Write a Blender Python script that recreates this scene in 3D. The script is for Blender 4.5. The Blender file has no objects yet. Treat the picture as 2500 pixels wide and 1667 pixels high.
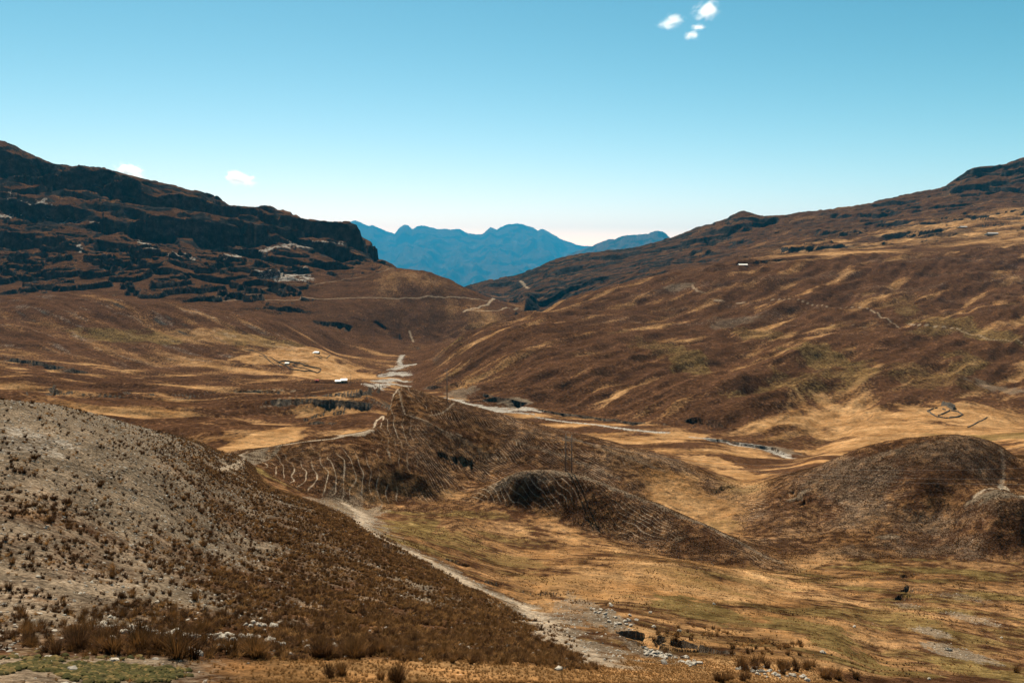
import bpy, math, random
import numpy as np

random.seed(7)
rng = np.random.default_rng(11)
scene = bpy.context.scene
COL = scene.collection
R = math.radians

# ------------------------------------------------------------------ camera, sky, sun, exposure
FPX = 1829.0                      # focal length in units of a 2352 px wide frame (28 mm)
PITCH = math.atan((784 - 620) / FPX)
cam = bpy.data.cameras.new('camera')
cam.lens = 36.0 * FPX / 2352.0
cam.sensor_width = 36.0
cam.clip_start = 0.5
cam.clip_end = 150000.0
cam_ob = bpy.data.objects.new('camera', cam)
COL.objects.link(cam_ob)
cam_ob.location = (0, 0, 0)
cam_ob.rotation_euler = (R(90) - PITCH, 0, 0)
scene.camera = cam_ob

SUN_AZ = R(-17)                   # seen from the camera, measured from +Y towards +X
SUN_EL = R(46)
world = bpy.data.worlds.new('World')
scene.world = world
world.use_nodes = True
wn, wl = world.node_tree.nodes, world.node_tree.links
wn.clear()
sky = wn.new('ShaderNodeTexSky')
sky.sky_type = 'NISHITA'
sky.sun_disc = False
sky.sun_elevation = SUN_EL
sky.sun_rotation = SUN_AZ
sky.altitude = 3800
sky.air_density = 1.0
sky.dust_density = 0.6
sky.ozone_density = 1.0
# a colour grade of the whole sky: each channel keeps its own contrast
sep = wn.new('ShaderNodeSeparateColor'); com = wn.new('ShaderNodeCombineColor')
wl.new(sky.outputs[0], sep.inputs[0])
for i, (gam, amp) in enumerate(((2.28, 6.8), (1.43, 2.10), (1.30, 1.16))):
    m0 = wn.new('ShaderNodeMath'); m0.operation = 'MULTIPLY'; m0.inputs[1].default_value = 0.1
    m1 = wn.new('ShaderNodeMath'); m1.operation = 'POWER'; m1.inputs[1].default_value = gam
    m2 = wn.new('ShaderNodeMath'); m2.operation = 'MULTIPLY'; m2.inputs[1].default_value = amp * 10.0
    wl.new(sep.outputs[i], m0.inputs[0]); wl.new(m0.outputs[0], m1.inputs[0]); wl.new(m1.outputs[0], m2.inputs[0]); wl.new(m2.outputs[0], com.inputs[i])
bg = wn.new('ShaderNodeBackground')
bg.inputs[1].default_value = 0.055
wo = wn.new('ShaderNodeOutputWorld')
wl.new(com.outputs[0], bg.inputs[0]); wl.new(bg.outputs[0], wo.inputs[0])

sl = bpy.data.lights.new('sun', 'SUN')
sl.energy = 5.0
sl.angle = R(0.5)
sl.color = (1.0, 0.85, 0.65)
sun_ob = bpy.data.objects.new('sun', sl)
COL.objects.link(sun_ob)
sun_ob.rotation_euler = (R(90) - SUN_EL, 0, math.pi - SUN_AZ)   # checked below
import mathutils
sd = mathutils.Vector((math.sin(SUN_AZ) * math.cos(SUN_EL), math.cos(SUN_AZ) * math.cos(SUN_EL), math.sin(SUN_EL)))
sun_ob.rotation_euler = sd.to_track_quat('Z', 'Y').to_euler()

scene.view_settings.view_transform = 'Standard'
scene.view_settings.look = 'None'
scene.view_settings.gamma = 1.0
scene.view_settings.use_curve_mapping = False
scene.view_settings.exposure = 1.25
scene.cycles.max_bounces = 8
scene.cycles.diffuse_bounces = 2
scene.cycles.transparent_max_bounces = 32
scene.cycles.volume_bounces = 6

# ------------------------------------------------------------------ numeric helpers
CP, SP = math.cos(PITCH), math.sin(PITCH)

def uv_to_as(u, v):
    t = (784.0 - v) / FPX
    s = (t * CP - SP) / (CP + t * SP)
    a = (u - 1176.0) / FPX * (CP - s * SP)
    return a, s

def as_to_uv(a, s):
    den = CP - s * SP
    return 1176.0 + FPX * a / den, 784.0 - FPX * (SP + s * CP) / den

def pchip_slopes(x, y):
    """x,y: (K,...) arrays, returns derivative at the knots (monotone cubic)"""
    h = np.diff(x, axis=0); dl = np.diff(y, axis=0) / h
    m = np.zeros_like(y)
    w1 = 2 * h[1:] + h[:-1]; w2 = h[1:] + 2 * h[:-1]
    ok = (dl[:-1] * dl[1:]) > 0
    with np.errstate(divide='ignore', invalid='ignore'):
        hm = (w1 + w2) / (w1 / dl[:-1] + w2 / dl[1:])
    m[1:-1] = np.where(ok, hm, 0.0)
    m[0] = dl[0]; m[-1] = dl[-1]
    return m

def pchip1(xk, yk, x):
    xk = np.asarray(xk, float); yk = np.asarray(yk, float)
    m = pchip_slopes(xk, yk)
    x = np.clip(x, xk[0], xk[-1])
    i = np.clip(np.searchsorted(xk, x) - 1, 0, len(xk) - 2)
    h = xk[i + 1] - xk[i]; t = (x - xk[i]) / h
    return ((2*t**3 - 3*t**2 + 1) * yk[i] + (t**3 - 2*t**2 + t) * h * m[i]
            + (-2*t**3 + 3*t**2) * yk[i + 1] + (t**3 - t**2) * h * m[i + 1])

PERM = rng.permutation(256).astype(np.int32)
PERM = np.concatenate([PERM, PERM])
GA = rng.uniform(0, 2 * math.pi, 256)
GX, GY = np.cos(GA).astype(np.float32), np.sin(GA).astype(np.float32)

def gnoise(x, y):
    """2-D gradient noise, about -0.7..0.7"""
    x = np.asarray(x, np.float32); y = np.asarray(y, np.float32)
    xf = np.floor(x); yf = np.floor(y)
    fx = x - xf; fy = y - yf
    xi = xf.astype(np.int32) & 255; yi = yf.astype(np.int32) & 255
    x1 = (xi + 1) & 255; y1 = (yi + 1) & 255
    def g(ix, iy, dx, dy):
        h = PERM[PERM[ix] + iy]
        return GX[h] * dx + GY[h] * dy
    ux = fx * fx * fx * (fx * (fx * 6 - 15) + 10); uy = fy * fy * fy * (fy * (fy * 6 - 15) + 10)
    n00 = g(xi, yi, fx, fy); n10 = g(x1, yi, fx - 1, fy)
    n01 = g(xi, y1, fx, fy - 1); n11 = g(x1, y1, fx - 1, fy - 1)
    a = n00 + (n10 - n00) * ux; b = n01 + (n11 - n01) * ux
    return a + (b - a) * uy

def fbm(x, y, octv=4, gain=0.5, lac=2.03, off=0.0):
    s = 0; a = 1.0; f = 1.0
    for o in range(octv):
        s = s + a * gnoise(x * f + 17.3 * o + off, y * f - 9.1 * o + off * 1.7)
        a *= gain; f *= lac
    return s

def wfbm(W, x, y, octv=4, off=0.0):
    """fbm, worked out only where the weight W is above zero"""
    out = np.zeros(W.shape, np.float32)
    m = W > 1e-4
    out[m] = fbm(x[m], y[m], octv, off=off)
    return out

def sstep(a, b, x):
    t = np.clip((x - a) / (b - a), 0, 1)
    return t * t * (3 - 2 * t)

# ------------------------------------------------------------------ the land: key lines from near to far
# every node: (u, v, forward distance) seen from the camera, or (u, 'z', height, distance) where it is hidden
CURVES = [
 # 0 ledge under the camera
 [(-900,'z',-4.2,5),(0,'z',-4.2,5),(1176,'z',-4.6,5),(2352,'z',-5.5,5),(3300,'z',-5.5,5)],
 # 1 bottom of the frame
 [(-900,1568,14),(0,1568,15),(400,1568,18),(800,1568,21.5),(1176,1568,25),(1400,1568,29),(1600,1568,36),(1800,1568,44),(2000,1568,55),(2352,1568,70),(3300,1568,85)],
 # 2 far edge of the near shelf
 [(-900,1510,17),(0,1512,18.5),(400,1506,22.5),(750,1506,27),(1000,1515,29),(1176,1522,30.5),(1350,1535,34),(1450,1512,48),(1600,1508,54),(1750,1510,58),(1900,1530,58),(2050,1558,60),(2200,1555,70),(2352,1545,78),(3300,1530,95)],
 # 3 line of stones, pit
 [(-900,1370,28),(0,1410,29),(400,1425,32),(750,1450,37),(1000,1472,40),(1250,1492,42),(1350,1498,47),(1500,1470,66),(1650,1470,74),(1800,1475,76),(1900,1488,76),(2050,1530,76),(2200,1515,84),(2352,1500,92),(3300,1480,112)],
 # 4 middle of the near slope, path
 [(-900,1080,42),(0,1150,46),(300,1240,51),(600,1320,57),(900,1368,62),(1100,1402,64),(1200,1440,60),(1300,1440,66),(1500,1405,90),(1700,1412,98),(1900,1420,100),(2050,1452,98),(2352,1420,115),(3300,1400,135)],
 # 5 upper slope / its edge above the gully
 [(-900,930,60),(0,985,63),(216,1010,70),(342,1045,77),(450,1075,90),(504,1090,100),(612,1124,112),(720,1155,116),(846,1214,112),(950,1275,101),(1050,1330,90),(1150,1385,80),(1230,1420,76),(1350,1365,104),(1500,1335,119),(1700,1345,126),(1830,1345,137),(2050,1385,122),(2352,1350,142),(3300,1330,160)],
 # 6 skyline of the near spur / gully behind the edge
 [(-900,870,72),(0,918,74),(108,929,84),(216,950,96),(342,986,120),(450,1013,156),(504,1036,178),(560,1052,186),(620,1112,168),(720,1152,158),(846,1200,136),(950,1245,118),(1050,1290,112),(1150,1325,110),(1230,1335,112),(1350,1305,128),(1500,1290,138),(1700,1310,143),(1830,1322,151),(2050,1302,160),(2352,1302,160),(3300,1280,175)],
 # 7 foot of the hills
 [(-900,'z',-16,86),(0,'z',-16,90),(216,'z',-22,110),(342,'z',-28,132),(450,'z',-38,165),(504,'z',-42.6,183),(560,1050,190),(620,1090,180),(720,1140,176),(846,1165,188),(950,1158,198),(1050,1152,203),(1120,1160,197),(1250,1192,187),(1400,1240,177),(1550,1280,165),(1700,1303,158),(1830,1313,158),(1950,1285,168),(2150,1285,167),(2352,1292,164),(3300,1250,182)],
 # 8 crest of the mound with the pole, middle of the hills
 [(-900,'z',-24,110),(0,'z',-24,110),(216,'z',-28,126),(342,'z',-33,145),(450,'z',-43,176),(504,'z',-44.5,190),(560,1046,194),(650,1060,198),(750,1070,198),(850,1085,201),(950,1090,210),(1050,1140,208),(1120,1120,204),(1200,1086,200),(1260,1078,201),(1330,1090,199),(1450,1132,194),(1600,1195,183),(1700,1243,174),(1790,1290,166),(1850,1300,163),(1950,1245,180),(2050,1215,186),(2150,1200,188),(2300,1128,184),(2352,1138,181),(3300,1150,200)],
 # 9 hollow behind the mound
 [(-900,'z',-35,140),(0,'z',-35,140),(216,'z',-37,150),(342,'z',-40,165),(450,'z',-49,190),(504,'z',-48,200),(560,1042,200),(650,1032,205),(750,1025,209),(850,1020,216),(950,1010,228),(1050,1100,220),(1120,1118,220),(1260,1120,218),(1330,1128,217),(1450,1158,212),(1600,1205,203),(1700,1232,196),(1800,1240,190),(1900,1190,202),(2050,1140,200),(2150,1100,198),(2300,1128,193),(2352,1138,190),(3300,1140,208)],
 # 10 crests of the central and the right hill
 [(-900,'z',-48,180),(0,'z',-48,180),(216,'z',-48,185),(342,'z',-50,195),(450,'z',-55,208),(504,'z',-52,212),(560,1041,206),(650,1020,212),(750,1003,217),(850,986,226),(885,960,242),(908,905,258),(925,889,262),(1000,909,268),(1100,937,274),(1280,985,276),(1400,1015,274),(1500,1040,270),(1600,1072,268),(1650,1098,256),(1720,1128,240),(1800,1103,236),(1900,1062,230),(2000,1024,225),(2100,1006,220),(2200,998,217),(2280,1014,217),(2352,1054,216),(3300,1090,225)],
 # 11 behind those crests
 [(-900,'z',-72,300),(0,'z',-74,300),(342,'z',-70,290),(504,1028,272),(560,1028,272),(650,'z',-62,275),(750,'z',-66,285),(850,'z',-66,298),(920,'z',-62,325),(1000,'z',-66,345),(1100,'z',-72,360),(1280,'z',-79,360),(1400,'z',-81,350),(1500,'z',-81,340),(1650,1088,318),(1720,1102,296),(1800,1085,300),(1900,'z',-72,290),(2000,'z',-72,290),(2200,'z',-70,285),(2352,'z',-68,290),(3300,'z',-66,300)],
 # 12 valley ground before the river
 [(-900,900,460),(0,912,450),(342,965,400),(504,985,365),(650,985,370),(750,968,390),(850,950,410),(920,'z',-82,440),(1000,'z',-92,470),(1100,'z',-100,490),(1280,'z',-103,480),(1450,'z',-103,470),(1600,1020,440),(1750,1056,405),(1800,1060,398),(1900,1042,395),(2000,'z',-90,390),(2200,'z',-84,385),(2352,'z',-79,385),(3300,'z',-75,400)],
 # 13 the river
 [(-900,870,640),(0,885,620),(342,918,560),(504,935,520),(650,935,500),(750,925,520),(850,912,560),(920,'z',-104,640),(1020,914,690),(1100,929,650),(1200,948,610),(1280,965,585),(1450,988,530),(1600,1004,490),(1700,1022,460),(1780,1043,432),(1850,1048,430),(2000,1000,460),(2100,985,470),(2200,974,478),(2352,985,478),(3300,950,490)],
 # 14 foot of the slopes beyond
 [(-900,830,820),(0,850,800),(342,876,790),(504,890,750),(650,898,700),(750,889,740),(850,886,820),(900,881,880),(950,894,840),(1020,900,760),(1100,906,700),(1200,924,655),(1280,938,640),(1450,964,585),(1600,986,535),(1700,1004,500),(1780,1022,472),(1850,1026,470),(2000,968,520),(2175,938,545),(2352,930,560),(3300,900,580)],
 # 15
 [(-900,780,1000),(0,800,1000),(200,816,1000),(342,835,990),(504,846,960),(690,846,950),(785,868,955),(850,869,990),(900,866,1000),(945,870,970),(1020,868,860),(1100,868,800),(1200,878,745),(1350,885,700),(1500,898,655),(1650,906,625),(1800,900,620),(2000,880,640),(2200,868,660),(2352,858,680),(3300,820,710)],
 # 16
 [(-900,730,1150),(0,745,1150),(200,754,1150),(342,772,1150),(504,790,1120),(650,810,1095),(730,814,1080),(850,838,1140),(930,834,1170),(985,828,1150),(1030,818,1030),(1100,800,950),(1200,790,890),(1350,800,850),(1500,813,820),(1650,820,800),(1800,808,800),(2000,790,820),(2200,772,850),(2352,758,870),(3300,720,900)],
 # 17 crest of the brown fan on the left
 [(-900,690,1350),(0,690,1350),(150,682,1350),(342,690,1340),(504,716,1300),(600,746,1280),(700,787,1265),(800,814,1275),(900,815,1290),(970,810,1290),(1040,785,1200),(1100,757,1160),(1160,736,1190),(1220,719,1240),(1350,712,1200),(1500,722,1150),(1650,726,1120),(1800,716,1100),(2000,698,1120),(2200,680,1150),(2352,668,1180),(3300,630,1230)],
 # 18
 [(-900,676,1480),(0,680,1480),(150,672,1480),(342,688,1460),(504,706,1430),(600,716,1420),(700,737,1420),(800,762,1440),(900,782,1460),(1000,786,1480),(1080,776,1480),(1150,760,1500),(1210,745,1650),(1300,688,1500),(1400,657,1480),(1500,637,1480),(1650,611,1450),(1800,603,1450),(2000,592,1480),(2200,583,1520),(2352,574,1560),(3300,540,1620)],
 # 19
 [(-900,650,1620),(0,655,1620),(342,652,1610),(504,666,1600),(700,680,1600),(800,690,1600),(900,700,1620),(1000,706,1640),(1100,712,1660),(1180,719,1700),(1220,'z',-125,2000),(1300,'z',-92,1900),(1400,'z',-50,1800),(1500,640,1750),(1650,606,1750),(1800,588,1750),(2000,574,1800),(2200,562,1830),(2352,545,1850),(3300,500,1920)],
 # 20 crest of the middle hill
 [(-900,590,1760),(0,605,1760),(342,602,1760),(504,612,1760),(700,622,1800),(800,628,1840),(880,614,1850),(960,620,1850),(1050,650,1850),(1120,682,1860),(1200,714,1900),(1240,'z',-145,2300),(1300,702,2250),(1400,656,2150),(1500,628,2080),(1650,598,2060),(1800,570,2060),(2000,548,2100),(2200,520,2150),(2352,500,2200),(3300,450,2300)],
 # 21 mountain sides
 [(-900,470,1980),(0,500,1980),(200,520,1980),(342,542,1980),(504,572,1980),(600,588,2000),(700,588,2060),(800,578,2100),(870,600,2100),(900,616,2120),(960,640,2200),(1050,668,2400),(1120,692,2550),(1160,690,2650),(1200,670,2650),(1300,654,2560),(1350,645,2500),(1400,635,2480),(1500,610,2500),(1650,578,2500),(1800,542,2500),(2000,512,2550),(2200,472,2600),(2352,445,2620),(3300,380,2700)],
 # 22 skylines
 [(-900,240,2400),(-200,290,2400),(0,318,2400),(60,350,2390),(130,377,2380),(240,387,2370),(300,405,2360),(400,426,2350),(500,454,2340),(532,474,2330),(640,478,2330),(700,496,2320),(790,513,2310),(850,550,2300),(878,596,2290),(905,613,2290),(960,655,2500),(1040,668,3000),(1087,653,3300),(1199,629,3250),(1285,593,3200),(1437,572,3200),(1540,548,3150),(1600,523,3100),(1660,506,3050),(1690,492,3020),(1706,487,3020),(1725,490,3020),(1745,496,3020),(1800,492,3000),(1900,482,3000),(2000,467,3000),(2100,443,3000),(2165,430,3000),(2205,404,3000),(2240,386,3000),(2300,379,3000),(2352,363,3000),(2700,330,3000),(3300,300,3000)],
 # 23 behind the skylines
 [(-900,'z',150,3000),(0,'z',120,3000),(500,'z',0,2900),(905,'z',-60,2800),(960,'z',-140,3000),(1087,'z',-170,4000),(1540,'z',-60,3900),(1706,'z',60,3900),(2352,'z',250,3900),(3300,'z',300,3900)],
 # 24 lowland before the far range
 [(-900,'z',-300,5200),(3300,'z',-300,5200)],
]
ROWS = [8, 44, 66, 70, 70, 50, 44, 62, 34, 62, 18, 50, 66, 66, 66, 56, 58, 52, 44, 54, 66, 66, 6, 4]

NA_IN = 1130
a_in = np.linspace(-0.70, 0.70, NA_IN)
side = 0.70 + np.cumsum(np.linspace(0.0013, 0.03, 34))
acol = np.concatenate([-side[::-1], a_in, side])
NA = len(acol)
LD, SS = [], []
for cv in CURVES:
    aa, ds, ss = [], [], []
    for n in cv:
        if n[1] == 'z':
            s = n[2] / n[3]; d = n[3]
            a = (n[0] - 1176.0) / FPX * (CP - s * SP)
        else:
            a, s = uv_to_as(n[0], n[1]); d = n[2]
        aa.append(a); ds.append(math.log(d)); ss.append(s)
    o = np.argsort(aa)
    aa = np.array(aa)[o]; ds = np.array(ds)[o]; ss = np.array(ss)[o]
    LD.append(pchip1(aa, ds, acol)); SS.append(pchip1(aa, ss, acol))
LD = np.array(LD); SS = np.array(SS)
gap = np.diff(LD, axis=0)
if gap.min() < 0.004:
    bad = np.argwhere(gap < 0.004)
    print('CURVE ORDER', [(int(k), round(float(1176 + FPX * acol[c]))) for k, c in bad[::12]])
for k in range(1, len(LD)):
    LD[k] = np.maximum(LD[k], LD[k - 1] + 0.004)
MM = pchip_slopes(LD, SS)
rowk, rowt = [], []
for k, n in enumerate(ROWS):
    for i in range(n):
        rowk.append(k); rowt.append(i / n)
rowk.append(len(ROWS) - 1); rowt.append(1.0)
rowk = np.array(rowk); rowt = np.array(rowt)
KF1 = rowk + rowt
NR = len(rowk)
h = LD[rowk + 1] - LD[rowk]; t = rowt[:, None]
Lg = LD[rowk] + h * t
Sg = ((2*t**3 - 3*t**2 + 1) * SS[rowk] + (t**3 - 2*t**2 + t) * h * MM[rowk]
      + (-2*t**3 + 3*t**2) * SS[rowk + 1] + (t**3 - t**2) * h * MM[rowk + 1])
Y = np.exp(Lg)
X = Y * acol[None, :]
Z = Y * Sg
KF = np.repeat(KF1[:, None], NA, 1)
U, V = as_to_uv(np.repeat(acol[None, :], NR, 0), Sg)
print('terrain grid', NR, NA, NR * NA)

def ground_rc(u, v):
    """first row of the land that a ray through (u, v) meets -> (row float, column)"""
    a, s = uv_to_as(u, v)
    c = int(np.clip(np.searchsorted(acol, a), 1, NA - 1))
    col = Z[:, c] / Y[:, c]
    i0 = ROWS[0] - 4
    hit = np.nonzero(col[i0:] >= s)[0]
    if len(hit) == 0:
        r = NR - 1
        return r, c
    r = i0 + hit[0]
    return r, c

def ground(u, v):
    r, c = ground_rc(u, v)
    a, s = uv_to_as(u, v)
    if r > 0 and r < NR - 1:
        s1 = Z[r, c] / Y[r, c]; s0 = Z[r-1, c] / Y[r-1, c]
        f = 0 if s1 == s0 else np.clip((s - s0) / (s1 - s0), 0, 1)
        y = Y[r-1, c] + (Y[r, c] - Y[r-1, c]) * f
    else:
        y = Y[r, c]
    return np.array([a * y, y])

def height(x, y):
    """height of the finished land at a world position"""
    a = x / y
    c = np.clip(np.searchsorted(acol, a), 1, NA - 1)
    fa = np.clip((a - acol[c-1]) / (acol[c] - acol[c-1]), 0, 1)
    yc = Y[:, c]
    r = int(np.clip(np.searchsorted(yc, y), 1, NR - 1))
    fr = np.clip((y - yc[r-1]) / (yc[r] - yc[r-1]), 0, 1)
    z0 = Z[r-1, c-1] * (1 - fa) + Z[r-1, c] * fa
    z1 = Z[r, c-1] * (1 - fa) + Z[r, c] * fa
    return float(z0 * (1 - fr) + z1 * fr)

def seg_dist(pts, X, Y, reach):
    """distance to a polyline, side (+ = left of its direction), run along it 0..1, for the vertices within reach"""
    pts = np.asarray(pts, float)
    x0, y0 = pts.min(0) - reach; x1, y1 = pts.max(0) + reach
    idx = np.nonzero(((X > x0) & (X < x1) & (Y > y0) & (Y < y1)).ravel())[0]
    px = X.ravel()[idx]; py = Y.ravel()[idx]
    best = np.full(len(idx), 1e9); side = np.ones(len(idx)); run = np.zeros(len(idx))
    L = np.concatenate([[0], np.cumsum(np.hypot(*np.diff(pts, axis=0).T))])
    for i in range(len(pts) - 1):
        d = pts[i+1] - pts[i]; ll = max(1e-9, d @ d)
        tt = np.clip(((px - pts[i, 0]) * d[0] + (py - pts[i, 1]) * d[1]) / ll, 0, 1)
        qx = px - pts[i, 0] - tt * d[0]; qy = py - pts[i, 1] - tt * d[1]
        dist = np.hypot(qx, qy)
        m = dist < best
        best[m] = dist[m]
        side[m] = np.sign(d[0] * qy - d[1] * qx)[m]
        run[m] = ((L[i] + tt * math.sqrt(ll)) / L[-1])[m]
    return idx, best, side, run

def smooth_line(uv, n=8):
    p = np.array([ground(u, v) for u, v in uv])
    if len(p) < 3:
        return p
    tk = np.arange(len(p)); tt = np.linspace(0, len(p) - 1, (len(p) - 1) * n + 1)
    return np.stack([pchip1(tk, p[:, 0], tt), pchip1(tk, p[:, 1], tt)], 1)

def scarp(uv, hn, ln, hf=0.0, lf=10.0, w=1.0, wob=0.3, ends=0.12):
    """a bank running left to right: drops by hn on the near side (fading over ln), rises by hf on the far side.
    The two grid rows next to its edge are moved onto the edge, so that the face is a clean step."""
    pts = smooth_line(uv, 6)
    reach = 4 * max(ln, lf)
    al = pts[:, 0] / pts[:, 1]
    c0 = max(0, np.searchsorted(acol, al.min()) - 14); c1 = min(NA, np.searchsorted(acol, al.max()) + 14)
    rows_ = np.nonzero((Y[:, c0:c1].max(1) > pts[:, 1].min() - reach) & (Y[:, c0:c1].min(1) < pts[:, 1].max() + reach))[0]
    r0, r1 = rows_[0], rows_[-1] + 1
    def field():
        xs, ys = X[r0:r1, c0:c1], Y[r0:r1, c0:c1]
        best = np.full(xs.shape, 1e9); side = np.ones(xs.shape); run = np.zeros(xs.shape)
        L = np.concatenate([[0], np.cumsum(np.hypot(*np.diff(pts, axis=0).T))])
        for i in range(len(pts) - 1):
            d = pts[i+1] - pts[i]; ll = max(1e-9, d @ d)
            tt = np.clip(((xs - pts[i, 0]) * d[0] + (ys - pts[i, 1]) * d[1]) / ll, 0, 1)
            qx = xs - pts[i, 0] - tt * d[0]; qy = ys - pts[i, 1] - tt * d[1]
            dist = np.hypot(qx, qy); m = dist < best
            best[m] = dist[m]; side[m] = np.sign(d[0] * qy - d[1] * qx)[m]; run[m] = ((L[i] + tt * math.sqrt(ll)) / L[-1])[m]
        q = best * side + wob * ln * fbm(xs / (ln * 1.6), ys / (ln * 1.6), 2, off=hn)
        return q, best, run
    q, best, run = field()
    yb, zb = Y[r0:r1, c0:c1], Z[r0:r1, c0:c1]
    up_ = (q[:-1] < 0) & (q[1:] >= 0) & (run[:-1] > 0.01) & (run[:-1] < 0.99) & (np.abs(q[:-1]) < 40)
    ii = np.argmax(up_, 0); has = up_.any(0)
    for j in np.nonzero(has)[0]:
        i = ii[j]
        if i < 1 or i > yb.shape[0] - 3: continue
        f = -q[i, j] / (q[i+1, j] - q[i, j]); dy = yb[i+1, j] - yb[i, j]
        y0 = yb[i, j] + f * dy; e = min(.42 * dy, max(.3 * hn, .05))
        ycol, zcol = yb[:, j].copy(), zb[:, j].copy()
        yb[i, j] = y0 - e; yb[i+1, j] = y0 + e
        zb[i, j] = np.interp(y0 - e, ycol, zcol); zb[i+1, j] = np.interp(y0 + e, ycol, zcol)
    X[r0:r1, c0:c1] = Y[r0:r1, c0:c1] * acol[None, c0:c1]
    q, best, run = field()
    win = np.clip(np.minimum(run, 1 - run) / ends, 0, 1) ** 0.7
    win = win * np.where((run <= 0) | (run >= 1), 0, 1)
    sp_ = np.gradient(Y[r0:r1, c0:c1], axis=0)
    wl_ = np.minimum(np.maximum(.12 * sp_, .02), w)
    up = sstep(-1, 1, q / wl_)
    amp_ = np.clip(.72 + 1.5 * gnoise(run * 7.3 + hn * 3.1, np.full(run.shape, pts[0, 0] * .37)) + .7 * gnoise(run * 19 + hn, np.full(run.shape, pts[0, 1] * .21)), .55 if hn > 15 else .04, 1.25)
    win = win * amp_
    dz = -hn * (1 - up) * np.exp(np.minimum(q, 0) / ln) + hf * up * np.exp(-np.maximum(q, 0) / lf)
    Z[r0:r1, c0:c1] += dz * win

# ------------------------------------------------------------------ relief
PXM = Y / FPX                                   # metres covered by one 2352-frame pixel
W_mtL = sstep(18.8, 20.3, KF) * sstep(960, 860, U) * sstep(22.6, 22.0, KF)
W_hillM = sstep(17.2, 18.0, KF) * sstep(20.35, 20.05, KF) * sstep(820, 940, U) * sstep(1260, 1180, U)
W_mtL = W_mtL * (1 - W_hillM)
W_low = sstep(480, 640, U) * sstep(1000, 900, U) * sstep(20.3, 19.5, KF)     # smoother ground under the cliffs
W_mtR = np.maximum(sstep(18.6, 19.6, KF) * sstep(1230, 1330, U), sstep(20.1, 20.5, KF) * sstep(930, 990, U)) * sstep(22.6, 22.0, KF)
W_slopeR = sstep(13.6, 14.6, KF) * sstep(940, 1060, U) * sstep(18.9, 18.2, KF)
W_near = sstep(6.6, 6.0, KF)

# rolling relief everywhere, in proportion to distance
w = sstep(11.5, 13.5, KF) * sstep(22.4, 21.6, KF)
Z += w * PXM * 5.0 * wfbm(w, X / 108, Y / 108, 5, off=5.0)
w = sstep(7.0, 11.0, KF) * sstep(13, 11, KF)
Z += w * 0.3 * wfbm(w, X / 60, Y / 60, 4, off=3.0)
w = sstep(12, 8, KF) * sstep(0.8, 1.6, KF)
Z += w * 0.22 * wfbm(w, X / 9.0, Y / 9.0, 4, off=8.0) * np.clip(Y / 60, 0.3, 1.0)
w = sstep(9, 6, KF)
Z += w * 0.07 * wfbm(w, X / 1.1, Y / 1.1, 4, off=21.0)
# folds and hummocks on the long right-hand slope, running down to the river
ru, rv = (X * 0.72 + Y * 0.69), (-X * 0.69 + Y * 0.72)
fold = wfbm(W_slopeR, ru / 230 + 3, rv / 62, 4, off=1.0)
Z += W_slopeR * (10 * fold - 7.0 * np.abs(wfbm(W_slopeR, ru / 170, rv / 48, 3, off=31.0)) + 2.2 * wfbm(W_slopeR, X / 26, Y / 26, 4, off=2.0))
# gullies running down the brown fan on the left
W_fan = sstep(14.2, 15.2, KF) * sstep(900, 700, U) * sstep(18.3, 17.3, KF)
fx, fy = X * 0.80 - Y * 0.6, X * 0.6 + Y * 0.80
Z += W_fan * (7.0 * wfbm(W_fan, fx / 240, fy / 46, 4, off=6.0) - 3.0 * np.abs(wfbm(W_fan, fx / 150, fy / 38, 3, off=61.0)))
Z += W_hillM * (5 * wfbm(W_hillM, X / 60, Y / 150, 4, off=9.0) - 6 * np.abs(wfbm(W_hillM, X / 55 + Y / 120, Y / 160, 3, off=12.0)))
# old river terraces on the left plain
W_plain = sstep(10.6, 12.2, KF) * sstep(15.0, 14.0, KF) * sstep(930, 820, U)
tz = wfbm(W_plain, X / 190, Y / 70, 3, off=14.0)
Z += W_plain * (6.5 * tz + 2.0 * sstep(-0.04, 0.06, tz) + 1.4 * sstep(0.14, 0.22, tz))

# rock bands on the mountains: benches and cliffs that dip to the right
def bands(wt, dip, per, warp, wsc, strength, off, edge=(0.55, 0.80), octv=4):
    q = Z + dip * X + warp * wfbm(wt, X / wsc, Y / wsc, octv, off=off)
    fr = q / per - np.floor(q / per)
    amt = sstep(-0.10, 0.24, wfbm(wt, X / (per * 7), Y / (per * 3.0), 3, off=off + 5))
    return wt * amt * strength * per * (sstep(edge[0], edge[1], fr) - fr)
Z += bands(W_mtL * (1 - 0.85 * W_low), 0.17, 52, 46, 210, 0.95, 41.0, edge=(.62, .78))
Z += bands(W_mtL * (1 - 0.75 * W_low), 0.20, 21, 19, 85, 0.65, 43.0, edge=(.60, .78))
Z += bands(W_mtL * (1 - 0.6 * W_low), 0.22, 9, 9, 38, 0.45, 45.0)
Z += W_mtL * (1 - 0.6 * W_low) * (2.0 * wfbm(W_mtL, X / 24, Y / 15, 4, off=71) + 2.6 * np.abs(wfbm(W_mtL, X / 40, Y / 30, 3, off=73)))
Z += bands(W_mtR, -0.10, 40, 30, 240, 0.55, 51.0) + bands(W_mtR, -0.12, 15, 14, 90, 0.55, 53.0)
Z += W_mtR * (2.4 * wfbm(W_mtR, X / 26, Y / 18, 4, off=77) + 5 * np.abs(wfbm(W_mtR, (X * .8 + Y * .6) / 150, (Y * .8 - X * .6) / 40, 4, off=78)))
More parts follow.
